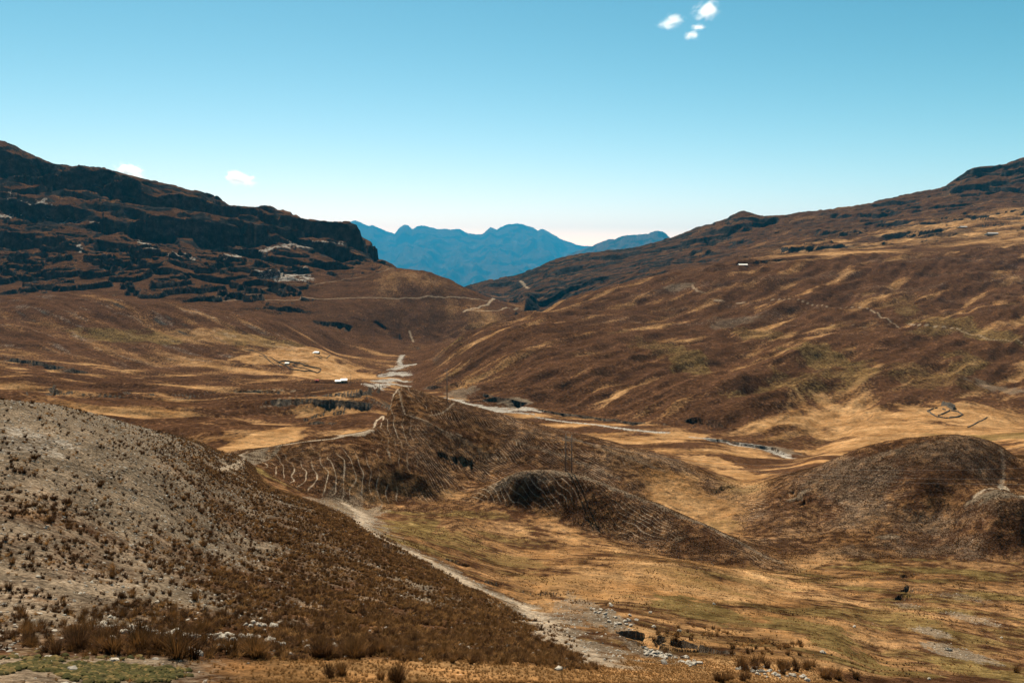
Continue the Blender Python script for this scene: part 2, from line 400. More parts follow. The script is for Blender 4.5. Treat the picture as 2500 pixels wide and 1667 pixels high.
# lens-shaped outcrops below the cliffs
W_out = sstep(17.8, 18.5, KF) * sstep(20.9, 20.2, KF) * sstep(760, 640, U)
lens = wfbm(W_out, (X * 0.93 + Y * 0.1) / 75, (Y - 0.15 * X) / 46, 4, off=91)
Z += W_out * 11 * sstep(0.14, 0.24, lens) * (1 - 0.5 * sstep(0.2, 0.6, lens))

def rib(uv, h_, w_, sharp=1.0):
    pts = smooth_line(uv, 6)
    idx, d, _, run = seg_dist(pts, X, Y, 4 * w_)
    px, py = X.ravel()[idx], Y.ravel()[idx]
    win = np.clip(np.minimum(run, 1 - run) / .25, 0, 1)
    win = win * np.where((run <= 0) | (run >= 1), 0, 1)
    dd = np.sqrt((d / w_) ** 2 + .05)
    Z.ravel()[idx] += h_ * win * np.exp(-dd * 1.2) * (1 + .4 * fbm(px / 9, py / 9, 2, off=h_))
for a in [([(925,945),(1000,985),(1080,1020),(1150,1052),(1235,1080)], 1.8, 12), ([(1060,962),(1180,1010),(1300,1050),(1420,1098),(1510,1128)], 1.8, 12), ([(1270,992),(1400,1036),(1520,1080),(1610,1115)], 1.5, 12),
          ([(1090,1145),(1150,1112),(1210,1092),(1260,1084)], .8, 8), ([(1850,1175),(1960,1130),(2080,1090),(2180,1040)], 1.2, 14), ([(2100,1195),(2200,1165),(2290,1135)], 1.4, 10),
          ([(700,1130),(760,1085),(800,1040),(830,1005)], 2.0, 8), ([(950,1140),(930,1090),(900,1020)], 2.2, 8)]:
    rib(*a)
for a in [
    # (line, near drop, near fade, far rise, far fade, half width, wobble)
    ([(600,926),(660,920),(740,919),(820,924),(862,931)], 3.4, 10, .6, 30, 1.2, .3),
    ([(440,905),(560,898),(640,901),(760,905),(830,903),(882,893)], 1.8, 8, .4, 20, .8, .3),
    ([(760,905),(830,903),(882,893)], 2.4, 9, .4, 20, .8, .3),
    ([(50,908),(120,896),(200,911)], 3.6, 12, .6, 30, 1.0, .3),
    ([(280,904),(350,905),(440,916)], 2.8, 12, .6, 30, 1.0, .3),
    ([(0,820),(80,828),(160,845),(205,857)], 9, 22, 0, 30, 2.0, .4),
    ([(690,968),(740,951),(800,945)], 1.8, 10, .4, 14, .8, .3),
    ([(694,974),(730,969),(770,973)], 3.5, 7, .4, 14, .8, .3),
    ([(965,893),(1000,884),(1050,880),(1100,892)], 4.5, 16, 0, 20, 2.0, .5),
    ([(1100,905),(1150,912),(1185,922),(1225,926)], 5, 14, 0, 20, 1.5, .5),
    ([(1230,938),(1320,952),(1430,966),(1540,975)], 2.6, 9, 0, 20, 1.5, .5),
    ([(1545,970),(1600,960),(1660,972),(1700,990)], 4.5, 12, 0, 20, 1.5, .5),
    ([(1600,1003),(1700,1016),(1780,1030),(1815,1045)], 2.0, 7, 0, 10, .8, .5),
    ([(715,735),(745,738),(775,742),(812,752)], 13, 26, 0, 40, 3.0, .7),
    ([(800,730),(850,738),(900,756),(972,800)], 6, 12, 0, 40, 2.0, .9),
    ([(1152,690),(1215,676),(1290,668),(1352,650)], 18, 45, 0, 60, 5.0, .6),
    ([(1605,548),(1680,530),(1740,512),(1785,500)], 26, 70, 0, 60, 5.0, .6),
    ([(270,532),(330,518),(420,512),(510,516),(580,530),(640,560)], 64, 75, 10, 90, 8.0, .5),
    ([(10,462),(70,470),(130,476),(200,500)], 42, 60, 8, 80, 6.0, .6),
    ([(60,440),(150,428),(250,440),(330,450)], 26, 50, 6, 80, 5.0, .6),
    ([(190,520),(235,505),(290,528)], 36, 50, 6, 80, 5.0, .6),
    ([(650,545),(730,525),(800,535),(862,570)], 30, 50, 4, 80, 5.0, .4),
    ([(828,556),(850,566),(885,600)], 40, 60, 0, 80, 5.0, .3),
    ([(-40,356),(30,372),(110,392)], 40, 70, 0, 80, 5.0, .3),
    ([(590,668),(640,660),(690,674)], 11, 16, 2, 30, 2.0, .4),
    ([(2180,440),(2260,430),(2340,436),(2420,440)], 24, 45, 0, 60, 4.0, .4),
    ([(2200,408),(2250,396),(2310,392),(2350,384)], 26, 60, 0, 60, 4.0, .4),
    ([(1640,612),(1720,604),(1800,596),(1880,590)], 8, 18, 0, 40, 2.0, .5),
    ([(1350,648),(1450,626),(1560,604),(1660,596)], 10, 22, 0, 40, 2.0, .5),
    ([(1494,1458),(1560,1474),(1620,1490),(1695,1502)], 1.3, 5, .2, 6, .25, .35),
    ([(1434,1470),(1452,1455),(1484,1456)], 1.2, 4, .2, 6, .25, .35),
    ([(1022,1284),(1046,1287),(1086,1301)], 1.3, 3.2, .1, 6, .2, .25),
    ([(1105,1340),(1130,1338),(1160,1343)], .8, 2.6, .1, 6, .2, .25),
    ([(1190,1355),(1240,1360),(1290,1366)], .7, 2.6, .1, 6, .2, .25),
    ([(870,1255),(892,1252),(915,1262)], .7, 2.6, .1, 6, .2, .25),
    ([(2052,1376),(2072,1364),(2096,1362)], 1.2, 3, .1, 6, .25, .25),
    ([(2066,1358),(2084,1345),(2102,1348)], 1.2, 3, .1, 6, .25, .25),
    ([(2065,1325),(2090,1318),(2112,1320)], .8, 3, .1, 6, .25, .25),
    ([(1822,1120),(1838,1135),(1862,1152)], 1.6, 4, .3, 6, .4, .3),
    ([(1000,1040),(1035,1046),(1090,1068)], 1.6, 4, .3, 10, .4, .5),
    ([(1620,1130),(1650,1122),(1690,1118)], 1.4, 4, .2, 10, .3, .5),
]:
    scarp(*a)
U, V = as_to_uv(X / Y, Z / Y)

# slope
P = np.stack([X, Y, Z], -1)
gr = np.gradient(P, axis=0); gc = np.gradient(P, axis=1)
N = np.cross(gc, gr)
N /= np.maximum(1e-9, np.linalg.norm(N, axis=-1, keepdims=True))
N[N[..., 2] < 0] *= -1
NZ = N[..., 2]

# ------------------------------------------------------------------ ground cover (what grows or lies where)
gold = np.zeros_like(Z); olive = np.zeros_like(Z); gravel = np.zeros_like(Z); rock = np.zeros_like(Z); pale = np.zeros_like(Z)

def stroke(mask, uv, wpx, val=1.0, rag=0.35, soft=0.5, scale=None, world=False, lim=None):
    """a strip along a line on the ground; wpx = half width in frame pixels at its place"""
    pts = smooth_line(uv, 8)
    wm = wpx if world else wpx * np.median(pts[:, 1]) / FPX
    idx, d, _, run = seg_dist(pts, X, Y, wm * 3)
    px, py = X.ravel()[idx], Y.ravel()[idx]
    sc = (scale or 3.0) * wm
    q = d / wm + rag * 2 * fbm(px / sc, py / sc, 3, off=uv[0][0] * .01)
    val_ = val * sstep(1 + soft, 1 - soft, q)
    m = mask.ravel(); m[idx] = np.maximum(m[idx], val_)

def blob(mask, u, v, ru_, rv_, val=1.0, rag=0.6, sub=False):
    c = ground(u, v)
    rx = ru_ * c[1] / FPX
    y0 = ground(u, v + rv_)[1]; y1 = ground(u, v - rv_)[1]
    ry = max(rx * 0.4, (y1 - y0) / 2); ry = min(ry, rx * 6)
    cy = c[1]
    m2 = (np.abs(X - c[0]) < 2 * rx) & (np.abs(Y - cy) < 2 * ry)
    idx = np.nonzero(m2.ravel())[0]
    px, py = X.ravel()[idx], Y.ravel()[idx]
    q = np.hypot((px - c[0]) / rx, (py - cy) / ry) + rag * fbm(px / rx * 2.2, py / ry * 2.2, 4, off=u * .013)
    val_ = val * sstep(1.15, 0.72, q)
    m = mask.ravel()
    if sub: m[idx] = m[idx] * (1 - val_)
    else: m[idx] = np.maximum(m[idx], val_)

# --- regions
E_u = np.array([-900, 0, 216, 342, 450, 504, 612, 720, 846, 950, 1050, 1150, 1230, 1300, 1345])
slope_edge = np.interp(U, [0, 504, 612, 846, 1050, 1230, 1330, 1420], [6.9, 6.9, 5.6, 5.05, 5.0, 4.9, 3.2, 2.2])
S_near = sstep(0.12, -0.12, KF - slope_edge) * sstep(1.75, 2.15, KF) * sstep(1420, 1330, U)
W12 = sstep(12, 11.5, KF); n_big = wfbm(W12, X / 20, Y / 20, 4, off=100); n_mid = wfbm(W12, X / 5, Y / 5, 4, off=101)
# near slope: stony ground, more grass towards its right and lower edge
g_near = sstep(950, 100, U) * 0.70 + 0.22 - 0.40 * sstep(4.2, 2.6, KF) + .25 * sstep(4.2, 5.5, KF) * sstep(420, 200, U)
band = sstep(0.55, 0.15, np.abs(KF - slope_edge + 0.15)) * sstep(250, 560, U)
gravel += S_near * np.clip(g_near + 0.50 * n_big + 0.45 * n_mid - 0.45 * band, 0.05, 1.0)
S_shelf = sstep(2.15, 1.75, KF)
gold += S_shelf * np.clip(sstep(420, 760, U) + 0.3 * n_mid + 0.1, 0, 1) * sstep(1980, 1820, U + 120 * n_mid)
gravel += S_shelf * np.clip(sstep(620, 300, U) * (0.75 + 0.5 * n_mid), 0, 1)
# open ground between the near slope and the hills
KN = KF + .22 * n_mid + .25 * n_big
S_flat = (1 - S_near) * (1 - S_shelf) * sstep(7.25, 6.9, KN)
st = wfbm(S_flat, (X * 0.95 - Y * 0.3) / 17, (X * 0.3 + Y * 0.95) / 9, 5, off=103)
gold += S_flat * np.clip(0.55 + 1.5 * st + 0.5 * n_mid, 0, 1) * np.interp(U, [800, 1100, 1300, 1700, 1900, 2100, 2352], [.25, .45, .85, .95, .75, .5, .5])
olive += S_flat * np.clip(0.35 - 1.6 * st + 0.7 * n_big, 0, 1) * np.interp(U, [800, 1100, 1300, 1600, 1850, 2000, 2352], [.8, .7, .35, .5, .7, .9, .9])
# hills
S_hill = sstep(6.9, 7.25, KN) * sstep(11.0, 10.6, KF) * sstep(480, 570, U)
S_gapfloor = np.exp(-((U - 1860) / 50) ** 2) * sstep(8.5, 7.6, KN) * S_hill + sstep(9.2, 10.4, KF) * sstep(1620, 1680, U) * sstep(1790, 1730, U) * S_hill
gold += S_hill * np.clip(0.20 + 0.30 * wfbm(S_hill, X / 30, Y / 22, 4, off=110), 0, .5) + 0.8 * np.clip(S_gapfloor, 0, 1)
olive += 0.7 * np.clip(S_gapfloor, 0, 1) * sstep(-0.1, 0.3, n_big)
tail = sstep(8.2, 8.5, KN) * sstep(9.8, 9.4, KN) * sstep(1440, 1540, U) * sstep(1745, 1660, U + 60 * n_mid)
gold += 0.9 * tail * np.clip(.7 + n_mid, 0, 1); olive += tail * .5 * sstep(0, .3, n_big)
S_hill = S_hill * (1 - tail)
gravel += (0.20 + .16 * sstep(1800, 1950, U)) * S_hill * sstep(-.3, .3, n_big)
# plain on the left
S_pl = sstep(10.6, 11.1, KF) * sstep(15.2, 14.4, KF) * sstep(960, 900, U)
sp = wfbm(S_pl, X / 95, Y / 34, 5, off=120)
gold += S_pl * np.clip(0.02 + 1.8 * sp, 0, .85)
# ground behind the hills, before the river
S_rv = sstep(10.8, 11.3, KF) * sstep(14.1, 13.6, KF) * sstep(900, 960, U)
gold += S_rv * np.clip(0.22 + 1.6 * wfbm(S_rv, X / 50, Y / 30, 5, off=121), 0, 1)
# fan on the left
ff = wfbm(sstep(14.1, 14.2, KF) * sstep(18, 17.9, KF) * sstep(1000, 980, U), fx / 260, fy / 40, 5, off=122)
gold += sstep(14.2, 15.0, KF) * sstep(17.9, 17.2, KF) * sstep(980, 900, U) * np.clip(-0.06 + 1.2 * ff + 0.35 * sstep(16.6, 15.3, KF), 0, 1) * np.interp(U, [0, 400, 560, 720, 980], [.6, .7, .9, 1, 1])
pale += W_fan * 0.28 * sstep(0.22, 0.34, wfbm(W_fan, fx / 110, fy / 16, 5, off=123))
# middle hill and right-hand slope
fm = wfbm(W_hillM, X / 120, Y / 260, 4, off=124)
gold += W_hillM * np.clip(0.08 + 0.8 * fm, 0, 0.6)
s1 = wfbm(W_slopeR, ru / 260, rv / 44, 5, off=125); s2 = wfbm(W_slopeR, ru / 90, rv / 15, 4, off=126)
gold += W_slopeR * np.clip(-0.24 + 1.8 * s1 + 0.9 * s2 + 1.0 * np.clip(-fold, 0, 1), 0, 1) * np.interp(KF, [13.6, 14.5, 17, 18.5], [1.0, .95, .7, .55])
s3 = wfbm(W_slopeR, ru / 190, rv / 90, 4, off=127)
olive += W_slopeR * 0.5 * sstep(0.24, 0.40, s3 + 0.14 * s2) * sstep(17.6, 16.6, KF)
gr_ = wfbm(W_slopeR, X / 240, Y / 60, 5, off=128)
pale += W_slopeR * 0.18 * sstep(0.10, 0.35, gr_) * sstep(15.5, 17.0, KF)
gold += sstep(18.0, 18.8, KF) * sstep(21.0, 20.0, KF) * sstep(1650, 1950, U) * np.clip(0.45 + 1.2 * wfbm(sstep(17.9, 18, KF) * sstep(21.1, 21, KF) * sstep(1640, 1650, U), X / 260, Y / 90, 5, off=129), 0, 1)
# mountains
gold += W_mtL * np.clip(0.0 + 0.7 * wfbm(W_mtL, X / 90, Y / 60, 5, off=130), 0, 0.7) * 0.55
gold += W_mtR * np.clip(0.0 + 0.9 * wfbm(W_mtR, X / 160, Y / 80, 5, off=131), 0, 0.6) * 0.6
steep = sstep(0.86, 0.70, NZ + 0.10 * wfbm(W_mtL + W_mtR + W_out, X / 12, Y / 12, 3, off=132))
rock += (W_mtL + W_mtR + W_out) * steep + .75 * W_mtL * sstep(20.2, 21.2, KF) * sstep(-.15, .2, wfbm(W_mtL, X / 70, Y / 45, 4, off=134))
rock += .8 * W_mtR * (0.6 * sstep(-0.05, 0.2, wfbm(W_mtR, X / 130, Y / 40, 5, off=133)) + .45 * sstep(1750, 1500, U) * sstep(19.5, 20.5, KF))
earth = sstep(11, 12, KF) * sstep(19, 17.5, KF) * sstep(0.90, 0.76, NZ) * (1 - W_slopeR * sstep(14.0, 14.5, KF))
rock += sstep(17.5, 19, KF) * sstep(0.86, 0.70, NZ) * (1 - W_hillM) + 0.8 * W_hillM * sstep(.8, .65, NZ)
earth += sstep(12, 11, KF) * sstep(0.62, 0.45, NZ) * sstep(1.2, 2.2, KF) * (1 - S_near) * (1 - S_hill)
rock = np.clip(rock, 0, 1)
for m, uv, w in [
    (pale, [(0,495),(60,488),(110,498),(170,512)], 9), (pale, [(95,470),(110,480),(120,500)], 6), (pale, [(25,440),(22,470),(25,500)], 3),
    (pale, [(105,455),(85,480)], 3), (pale, [(325,556),(350,572),(392,588)], 9), (pale, [(215,518),(255,528)], 8),
    (pale, [(405,585),(440,595)], 7), (pale, [(520,590),(560,583),(600,588)], 8), (pale, [(610,575),(690,565),(780,560)], 8),
    (pale, [(600,640),(625,622),(650,632)], 10), (pale, [(655,640),(690,625),(705,640)], 11), (pale, [(640,645),(700,645)], 6),
    (pale, [(180,560),(186,580)], 4)]:
    stroke(m, uv, w, 0.8, rag=1.1, soft=0.8, scale=1.0)
pale *= 1 - W_mtL * sstep(.80, .62, NZ)
rock *= (1 - 0.8 * np.clip(pale, 0, 1) * W_mtL)

# river bed: pale gravel
rivmask = np.zeros_like(Z)
for uv, w in [
    ([(985,905),(1020,913),(1060,925),(1110,938),(1160,946),(1215,950)], 9), ([(1130,936),(1175,938),(1222,938)], 9), ([(1235,958),(1290,967),(1370,975),(1440,985),(1530,993)], 7),
    ([(1440,986),(1480,990),(1520,994)], 7), ([(1590,1004),(1640,1013),(1700,1024),(1760,1034),(1815,1052)], 8), ([(1700,1022),(1760,1030),(1810,1045)], 8),
    ([(850,888),(885,884),(932,886)], 10), ([(872,876),(900,870),(925,876)], 15), ([(885,864),(910,856),(930,862)], 15), ([(905,848),(930,840),(945,838)], 11), ([(920,838),(918,828),(925,815)], 5), ([(1040,918),(1090,930),(1150,944)], 16), ([(1150,940),(1200,940),(1235,944)], 14)]:
    stroke(rivmask, uv, w * 1.1, .95, rag=0.9, soft=0.5, scale=.9)
rivmask *= sstep(11.5, 12.2, KF)
pale = np.maximum(pale, rivmask)
water = np.zeros_like(Z)

# scars, bare patches
for u, v, a, b, val in [(1185,930,42,10,.8),(1060,900,40,12,.5),(1790,1036,40,10,.6),(2290,890,45,14,.45),(1560,660,40,10,.45),(1480,820,60,14,.0),(1690,745,70,7,.35),(1180,1395,190,0,0),
                        (1390,1420,55,26,.75),(1500,1500,60,20,.55),(1330,1400,70,30,.5),(2200,1500,60,22,.8),(2140,1450,40,14,.7),(2230,1420,50,14,.5),(2080,1390,30,8,.4),(2210,1370,60,10,.35),(1560,1236,12,6,.5),
                        (1835,1140,30,10,.6),(2290,1130,36,8,.8),(2040,1232,30,6,.6),(750,1160,60,16,.5),(830,1180,40,14,.6),(1250,1090,55,12,.35),(540,1045,50,10,.85),(520,1068,40,8,.7),(1000,1140,60,6,0)]:
    if val: blob(gravel, u, v, a, b, val)
for u, v, a, b, val in [(1580,820,55,30,.55),(1900,830,85,40,.55),(1830,870,60,30,.45),(2270,770,60,22,.55),(1500,800,50,20,.4),(2130,870,90,40,.4),(2300,1000,60,16,.7),(1740,770,60,14,.45),
                        (1600,1400,130,26,.9),(1850,1440,110,22,.8),(1950,1500,90,22,.9),(2050,1420,110,24,.7),(2260,1545,110,22,.9),(950,1215,70,24,.8),(1050,1240,70,20,.6),(1180,1290,90,18,.6),
                        (240,1545,110,24,.95),(20,1535,45,26,.95),(360,1548,50,18,.6),(90,1490,40,10,.5),(560,1085,30,5,0),(600,785,120,14,.5),(300,770,130,16,.6)]:
    if val: blob(olive, u, v, a, b, val)
for u, v, a, b, val in [(600,1020,70,14,.9),(760,950,90,10,.7),(560,1000,90,14,.5),(660,820,120,24,.8),(760,860,90,16,.9),(500,770,150,14,.6),(1060,960,30,8,.0),(2180,950,150,32,.85),(2050,985,130,26,.75),(1950,1020,90,16,.8),(2300,960,90,26,.6),
                        (1560,1000,80,10,.8),(1640,1060,60,14,.8),(1700,1090,60,16,.8),(1380,1345,190,36,.8),(1620,1350,200,30,.9),(1500,1300,120,16,.7),(1760,1330,120,20,.8),(850,1142,100,4,.5),(900,1010,50,16,.25),(1040,1140,40,10,.7),(1500,1090,0,0,0),(1585,1095,25,10,.7),(1530,1035,30,5,.8),(2030,1145,90,8,.22),(1230,1100,60,10,.2)]:
    if val: blob(gold, u, v, a, b, val)

blob(pale, 40, 1010, 110, 46, .42); blob(gravel, 40, 1010, 150, 60, .9)
# paths and tracks
pathm = np.zeros_like(Z); roadm = np.zeros_like(Z)
stroke(pathm, [(800,1160),(830,1180),(826,1200),(850,1222),(890,1245),(940,1268),(1000,1296),(1050,1325),(1100,1352),(1150,1372),(1200,1390),(1235,1420),(1270,1455),(1330,1495),(1400,1530)], 1.25, .95, rag=.8, soft=.7, world=True, scale=1.6)
stroke(gravel, [(800,1160),(830,1180),(850,1222),(940,1268),(1050,1325),(1150,1372),(1235,1420),(1330,1495)], 3.2, .75, rag=.9, soft=.8, world=True, scale=1.2)
stroke(pathm, [(516,1043),(570,1036),(640,1023),(700,1014),(760,1008),(800,999),(845,990),(862,972),(880,955),(895,935),(905,905),(915,893)], .55, .9, rag=.35, soft=.4, world=True, scale=3)
stroke(pathm, [(780,999),(820,996),(850,988)], 1.4, 1, rag=.3, soft=.4, world=True)
stroke(pathm, [(880,955),(930,952),(960,960),(1010,985),(1060,1000)], .3, .55, rag=.3, soft=.4, world=True)
stroke(pathm, [(985,955),(1020,945),(1045,925)], .3, .55, rag=.3, soft=.4, world=True)
stroke(pathm, [(505,1080),(540,1068),(560,1048)], .5, .8, rag=.3, soft=.4, world=True)
stroke(pathm, [(510,1058),(530,1078),(560,1072)], .6, .7, rag=.3, soft=.4, world=True)
stroke(pathm, [(2240,1140),(2270,1122),(2305,1118),(2352,1140)], .8, .8, rag=.5, soft=.4, world=True)
stroke(pathm, [(2300,1030),(2305,1080),(2300,1118)], .5, .4, rag=.5, soft=.4, world=True)
for uv, w, val in [([(490,690),(600,685),(700,683),(800,684),(920,685),(1000,682),(1070,684),(1120,690)], 1.6, .7), ([(560,665),(640,660),(700,652),(800,640),(880,622),(905,616)], 1.4, .45),
              ([(1065,716),(1090,708),(1120,700),(1145,690)], 2.0, .95), ([(1065,716),(1110,714),(1150,712),(1190,708)], 1.6, .8),
              ([(1640,690),(1750,690),(1850,695),(1950,705),(2000,712),(2030,730),(2048,742),(2100,745),(2200,755),(2260,775),(2352,790)], 1.7, .85),
              ([(1750,745),(1900,745),(2050,746)], 1.2, .4), ([(0,830),(60,828),(120,832),(200,834)], 1.2, .5), ([(540,900),(600,897),(640,895),(680,898)], 1.6, .6), ([(600,935),(640,920),(680,910)], 2.2, .5),
              ([(1195,645),(1205,655),(1215,662)], 2.0, .8), ([(1590,655),(1600,668),(1620,672)], 2.0, .6),([(940,760),(950,785)], 1.5,.8)]:
    stroke(roadm, uv, w * 1.5, val * .8, rag=.2, soft=.6, scale=4)

for uv, w_, val in [([(1130,1120),(1200,1090),(1260,1082),(1330,1094),(1450,1136),(1600,1198),(1700,1245),(1790,1290)], 13, .55), ([(940,950),(1000,985),(1080,1020),(1150,1052)], 9, .35), ([(1180,1010),(1300,1050),(1420,1098)], 9, .4), ([(1300,1002),(1400,1036),(1520,1080)], 9, .4),
              ([(1850,1110),(1960,1065),(2060,1035),(2180,1015)], 14, .4), ([(2230,1150),(2290,1130),(2340,1140)], 10, .7)]:
    stroke(gravel, uv, w_, val, rag=.6, soft=.7, scale=2)  # crests of mound and hills: their sunlit paleness painted in as gravel
# animal tracks along the contours of the two grassy hills
WC = S_hill * sstep(7.05, 7.3, KF) * sstep(2250, 2000, U)
hm = WC > 1e-4
hx, hy, hu = X[hm], Y[hm], U[hm]
side_l = sstep(1000, 900, hu)
qa = (hx * 1.0 + 0.30 * (hy - 210)) / 2.5 + 1.7 * fbm(hx / 16, hy / 22, 3, off=141) + 0.15 * fbm(hx / 3, hy / 5, 2, off=142)
qb = (hx * 0.8 + 0.62 * (hy - 200)) / 1.05 + 3.2 * fbm(hx / 17, hy / 17, 3, off=143) + 0.12 * fbm(hx / 3, hy / 3, 2, off=144)
tqa = np.zeros_like(Z); tqb = np.zeros_like(Z); twa = np.zeros_like(Z); twb = np.zeros_like(Z)
tqa[hm] = qa; tqb[hm] = qb
base_w = WC[hm] * sstep(-0.40, 0.05, fbm(hx / 24, hy / 24, 3, off=145)) * np.where(hu > 1760, 0.45, 1.0)
twa[hm] = base_w * side_l; twb[hm] = base_w * (1 - side_l)
f_ = np.abs(qa - np.round(qa)); g_ = np.abs(qb - np.round(qb))
trk = np.zeros_like(Z); trk[hm] = np.maximum(twa[hm] * sstep(.16, .08, f_), twb[hm] * sstep(.2, .1, g_))
clipall = lambda m: np.clip(m, 0, 1).astype(np.float32)
gold, olive, gravel, rock, pale = map(clipall, (gold, olive, gravel, rock, pale))
pathm = clipall(pathm); roadm = clipall(roadm)

# ------------------------------------------------------------------ materials
def new_mat(name):
    m = bpy.data.materials.new(name); m.use_nodes = True
    nt = m.node_tree
    return m, nt.nodes, nt.links, nt.nodes['Principled BSDF']

def mixc(nt, fac, a, b, blend='MIX'):
    n = nt.new('ShaderNodeMix'); n.data_type = 'RGBA'; n.blend_type = blend
    return n

def land_material():
    m, nn, ll, bs = new_mat('dry_land')
    bs.inputs['Roughness'].default_value = 0.95
    bs.inputs['Specular IOR Level'].default_value = 0.0
    geo = nn.new('ShaderNodeNewGeometry')
    def att(n):
        a = nn.new('ShaderNodeAttribute'); a.attribute_name = n; return a.outputs['Fac']
    def noise(scale, detail=4, rough=0.55, vec=None, dist=0):
        n = nn.new('ShaderNodeTexNoise'); n.inputs['Scale'].default_value = scale
        n.inputs['Detail'].default_value = detail; n.inputs['Roughness'].default_value = rough; n.inputs['Distortion'].default_value = dist
        ll.new(vec or geo.outputs['Position'], n.inputs['Vector']); return n.outputs['Fac']
    def ramp(src, a, b, lo=0.0, hi=1.0):
        r = nn.new('ShaderNodeMapRange'); r.inputs[1].default_value = a; r.inputs[2].default_value = b
        r.inputs[3].default_value = lo; r.inputs[4].default_value = hi
        ll.new(src, r.inputs[0]); return r.outputs[0]
    def math_(op, a, b):
        n = nn.new('ShaderNodeMath'); n.operation = op
        for i, x in enumerate((a, b)):
            if isinstance(x, (int, float)): n.inputs[i].default_value = x
            else: ll.new(x, n.inputs[i])
        return n.outputs[0]
    def mix(fac, a, b, blend='MIX'):
        n = nn.new('ShaderNodeMix'); n.data_type = 'RGBA'; n.blend_type = blend
        for sock, x in ((n.inputs[0], fac), (n.inputs[6], a), (n.inputs[7], b)):
            if isinstance(x, (int, float)): sock.default_value = x
            elif isinstance(x, tuple): sock.default_value = (*x, 1)
            else: ll.new(x, sock)
        return n.outputs[2]
    n_f = noise(3.0, 5, 0.65); n_m = noise(0.45, 5, 0.6); n_l = noise(0.06, 5, 0.6); n_xl = noise(0.012, 4, 0.6); n_g = noise(11.0, 3, 0.7); n_s = noise(.22, 4, .75); n_t = noise(.022, 8, .68)
    brown = mix(ramp(n_m, .35, .65), (.043, .0208, .0110), (.095, .0480, .0250))
    brown = mix(ramp(n_xl, .35, .65), brown, mix(0.5, brown, (.075, .038, .022)))
    goldc = mix(ramp(n_l, .35, .65), (.34, .190, .080), (.47, .300, .150))
    goldc = mix(ramp(n_m, .4, .7, 0, .6), goldc, (.23, .095, .028))
    olivec = mix(ramp(n_m, .35, .65), (.085, .061, .021), (.175, .122, .050))
    gravc = mix(ramp(n_g, .3, .7), (.105, .081, .058), (.30, .240, .176))
    gravc = mix(ramp(n_m, .4, .7, 0, .5), gravc, (.20, .152, .108))
    palec = mix(ramp(n_f, .3, .7), (.24, .22, .195), (.46, .425, .375))
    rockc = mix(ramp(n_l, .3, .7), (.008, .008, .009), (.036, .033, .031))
    pathc = mix(ramp(n_f, .3, .7), (.26, .205, .15), (.40, .325, .245))
    brk = ramp(n_f, .3, .7, -.30, .30); brk2 = ramp(n_m, .3, .7, -.35, .35)
    def msk(name, b, lo=.3, hi=.7):
        return ramp(math_('ADD', att(name), b), lo, hi)
    c = brown
    c = mix(ramp(math_('ADD', att('gold'), brk2), .15, .95), c, goldc)
    c = mix(ramp(math_('ADD', att('olive'), brk2), .25, .9), c, olivec)
    c = mix(ramp(math_('ADD', att('gravel'), brk), .2, .75), c, gravc)
    spk = math_('MULTIPLY', ramp(noise(5.5, 3, .6), .50, .60), math_('MULTIPLY', att('gravel'), .8))
    c = mix(spk, c, (.045, .030, .018))
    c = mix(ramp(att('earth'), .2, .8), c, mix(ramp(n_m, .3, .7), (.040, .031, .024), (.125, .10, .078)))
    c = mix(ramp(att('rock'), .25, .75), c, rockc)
    c = mix(ramp(math_('ADD', att('pale'), math_('ADD', brk, ramp(n_s, .3, .7, -.25, .25))), .3, .8), c, mix(ramp(n_l, .4, .6), palec, mix(.5, palec, (.17, .16, .15))))
    c = mix(ramp(math_('ADD', att('path'), ramp(n_f, .3, .7, -.12, .12)), .15, .8), c, pathc)
    for q_, w_, wd in (('track_a', 'wear_a', .09), ('track_b', 'wear_b', .115)):
        fr_ = nn.new('ShaderNodeMath'); fr_.operation = 'PINGPONG'; fr_.inputs[1].default_value = 0.5
        ll.new(att(q_), fr_.inputs[0])
        idn = nn.new('ShaderNodeTexNoise'); idn.inputs['Scale'].default_value = .09; idn.inputs['Detail'].default_value = 3
        ll.new(geo.outputs['Position'], idn.inputs['Vector'])
        lm = math_('MULTIPLY', ramp(fr_.outputs[0], wd, wd * .35), math_('MULTIPLY', att(w_), math_('MULTIPLY', ramp(idn.outputs['Fac'], .34, .58, .15, 1.0), ramp(n_s, .32, .58, .35, 1.0))))
        c = mix(lm, c, pathc)
    c = mix(ramp(att('road'), .1, .8), c, (.32, .25, .18))
    # grain: dark grass clumps and pale stones too small to model
    gr1 = ramp(n_f, .32, .62, .62, 1.16)
    c = mix(1.0, c, gr1, 'MULTIPLY')
    gr2 = ramp(n_m, .25, .75, .78, 1.2)
    c = mix(1.0, c, gr2, 'MULTIPLY')
    c = mix(1.0, c, ramp(n_s, .28, .72, .62, 1.38), 'MULTIPLY')
    c = mix(1.0, c, ramp(n_t, .30, .70, .66, 1.34), 'MULTIPLY')
    gr3 = ramp(n_l, .25, .75, .59, 1.07)
    c = mix(1.0, c, gr3, 'MULTIPLY')
    ll.new(c, bs.inputs['Base Color'])
    bp = nn.new('ShaderNodeBump'); bp.inputs['Strength'].default_value = 0.55; bp.inputs['Distance'].default_value = 0.5
    ll.new(n_f, bp.inputs['Height'])
    bp2 = nn.new('ShaderNodeBump'); bp2.inputs['Strength'].default_value = 0.5; bp2.inputs['Distance'].default_value = 3.0
    ll.new(n_m, bp2.inputs['Height']); ll.new(bp.outputs[0], bp2.inputs['Normal'])
    ll.new(bp2.outputs[0], bs.inputs['Normal'])
    return m
LAND = land_material()

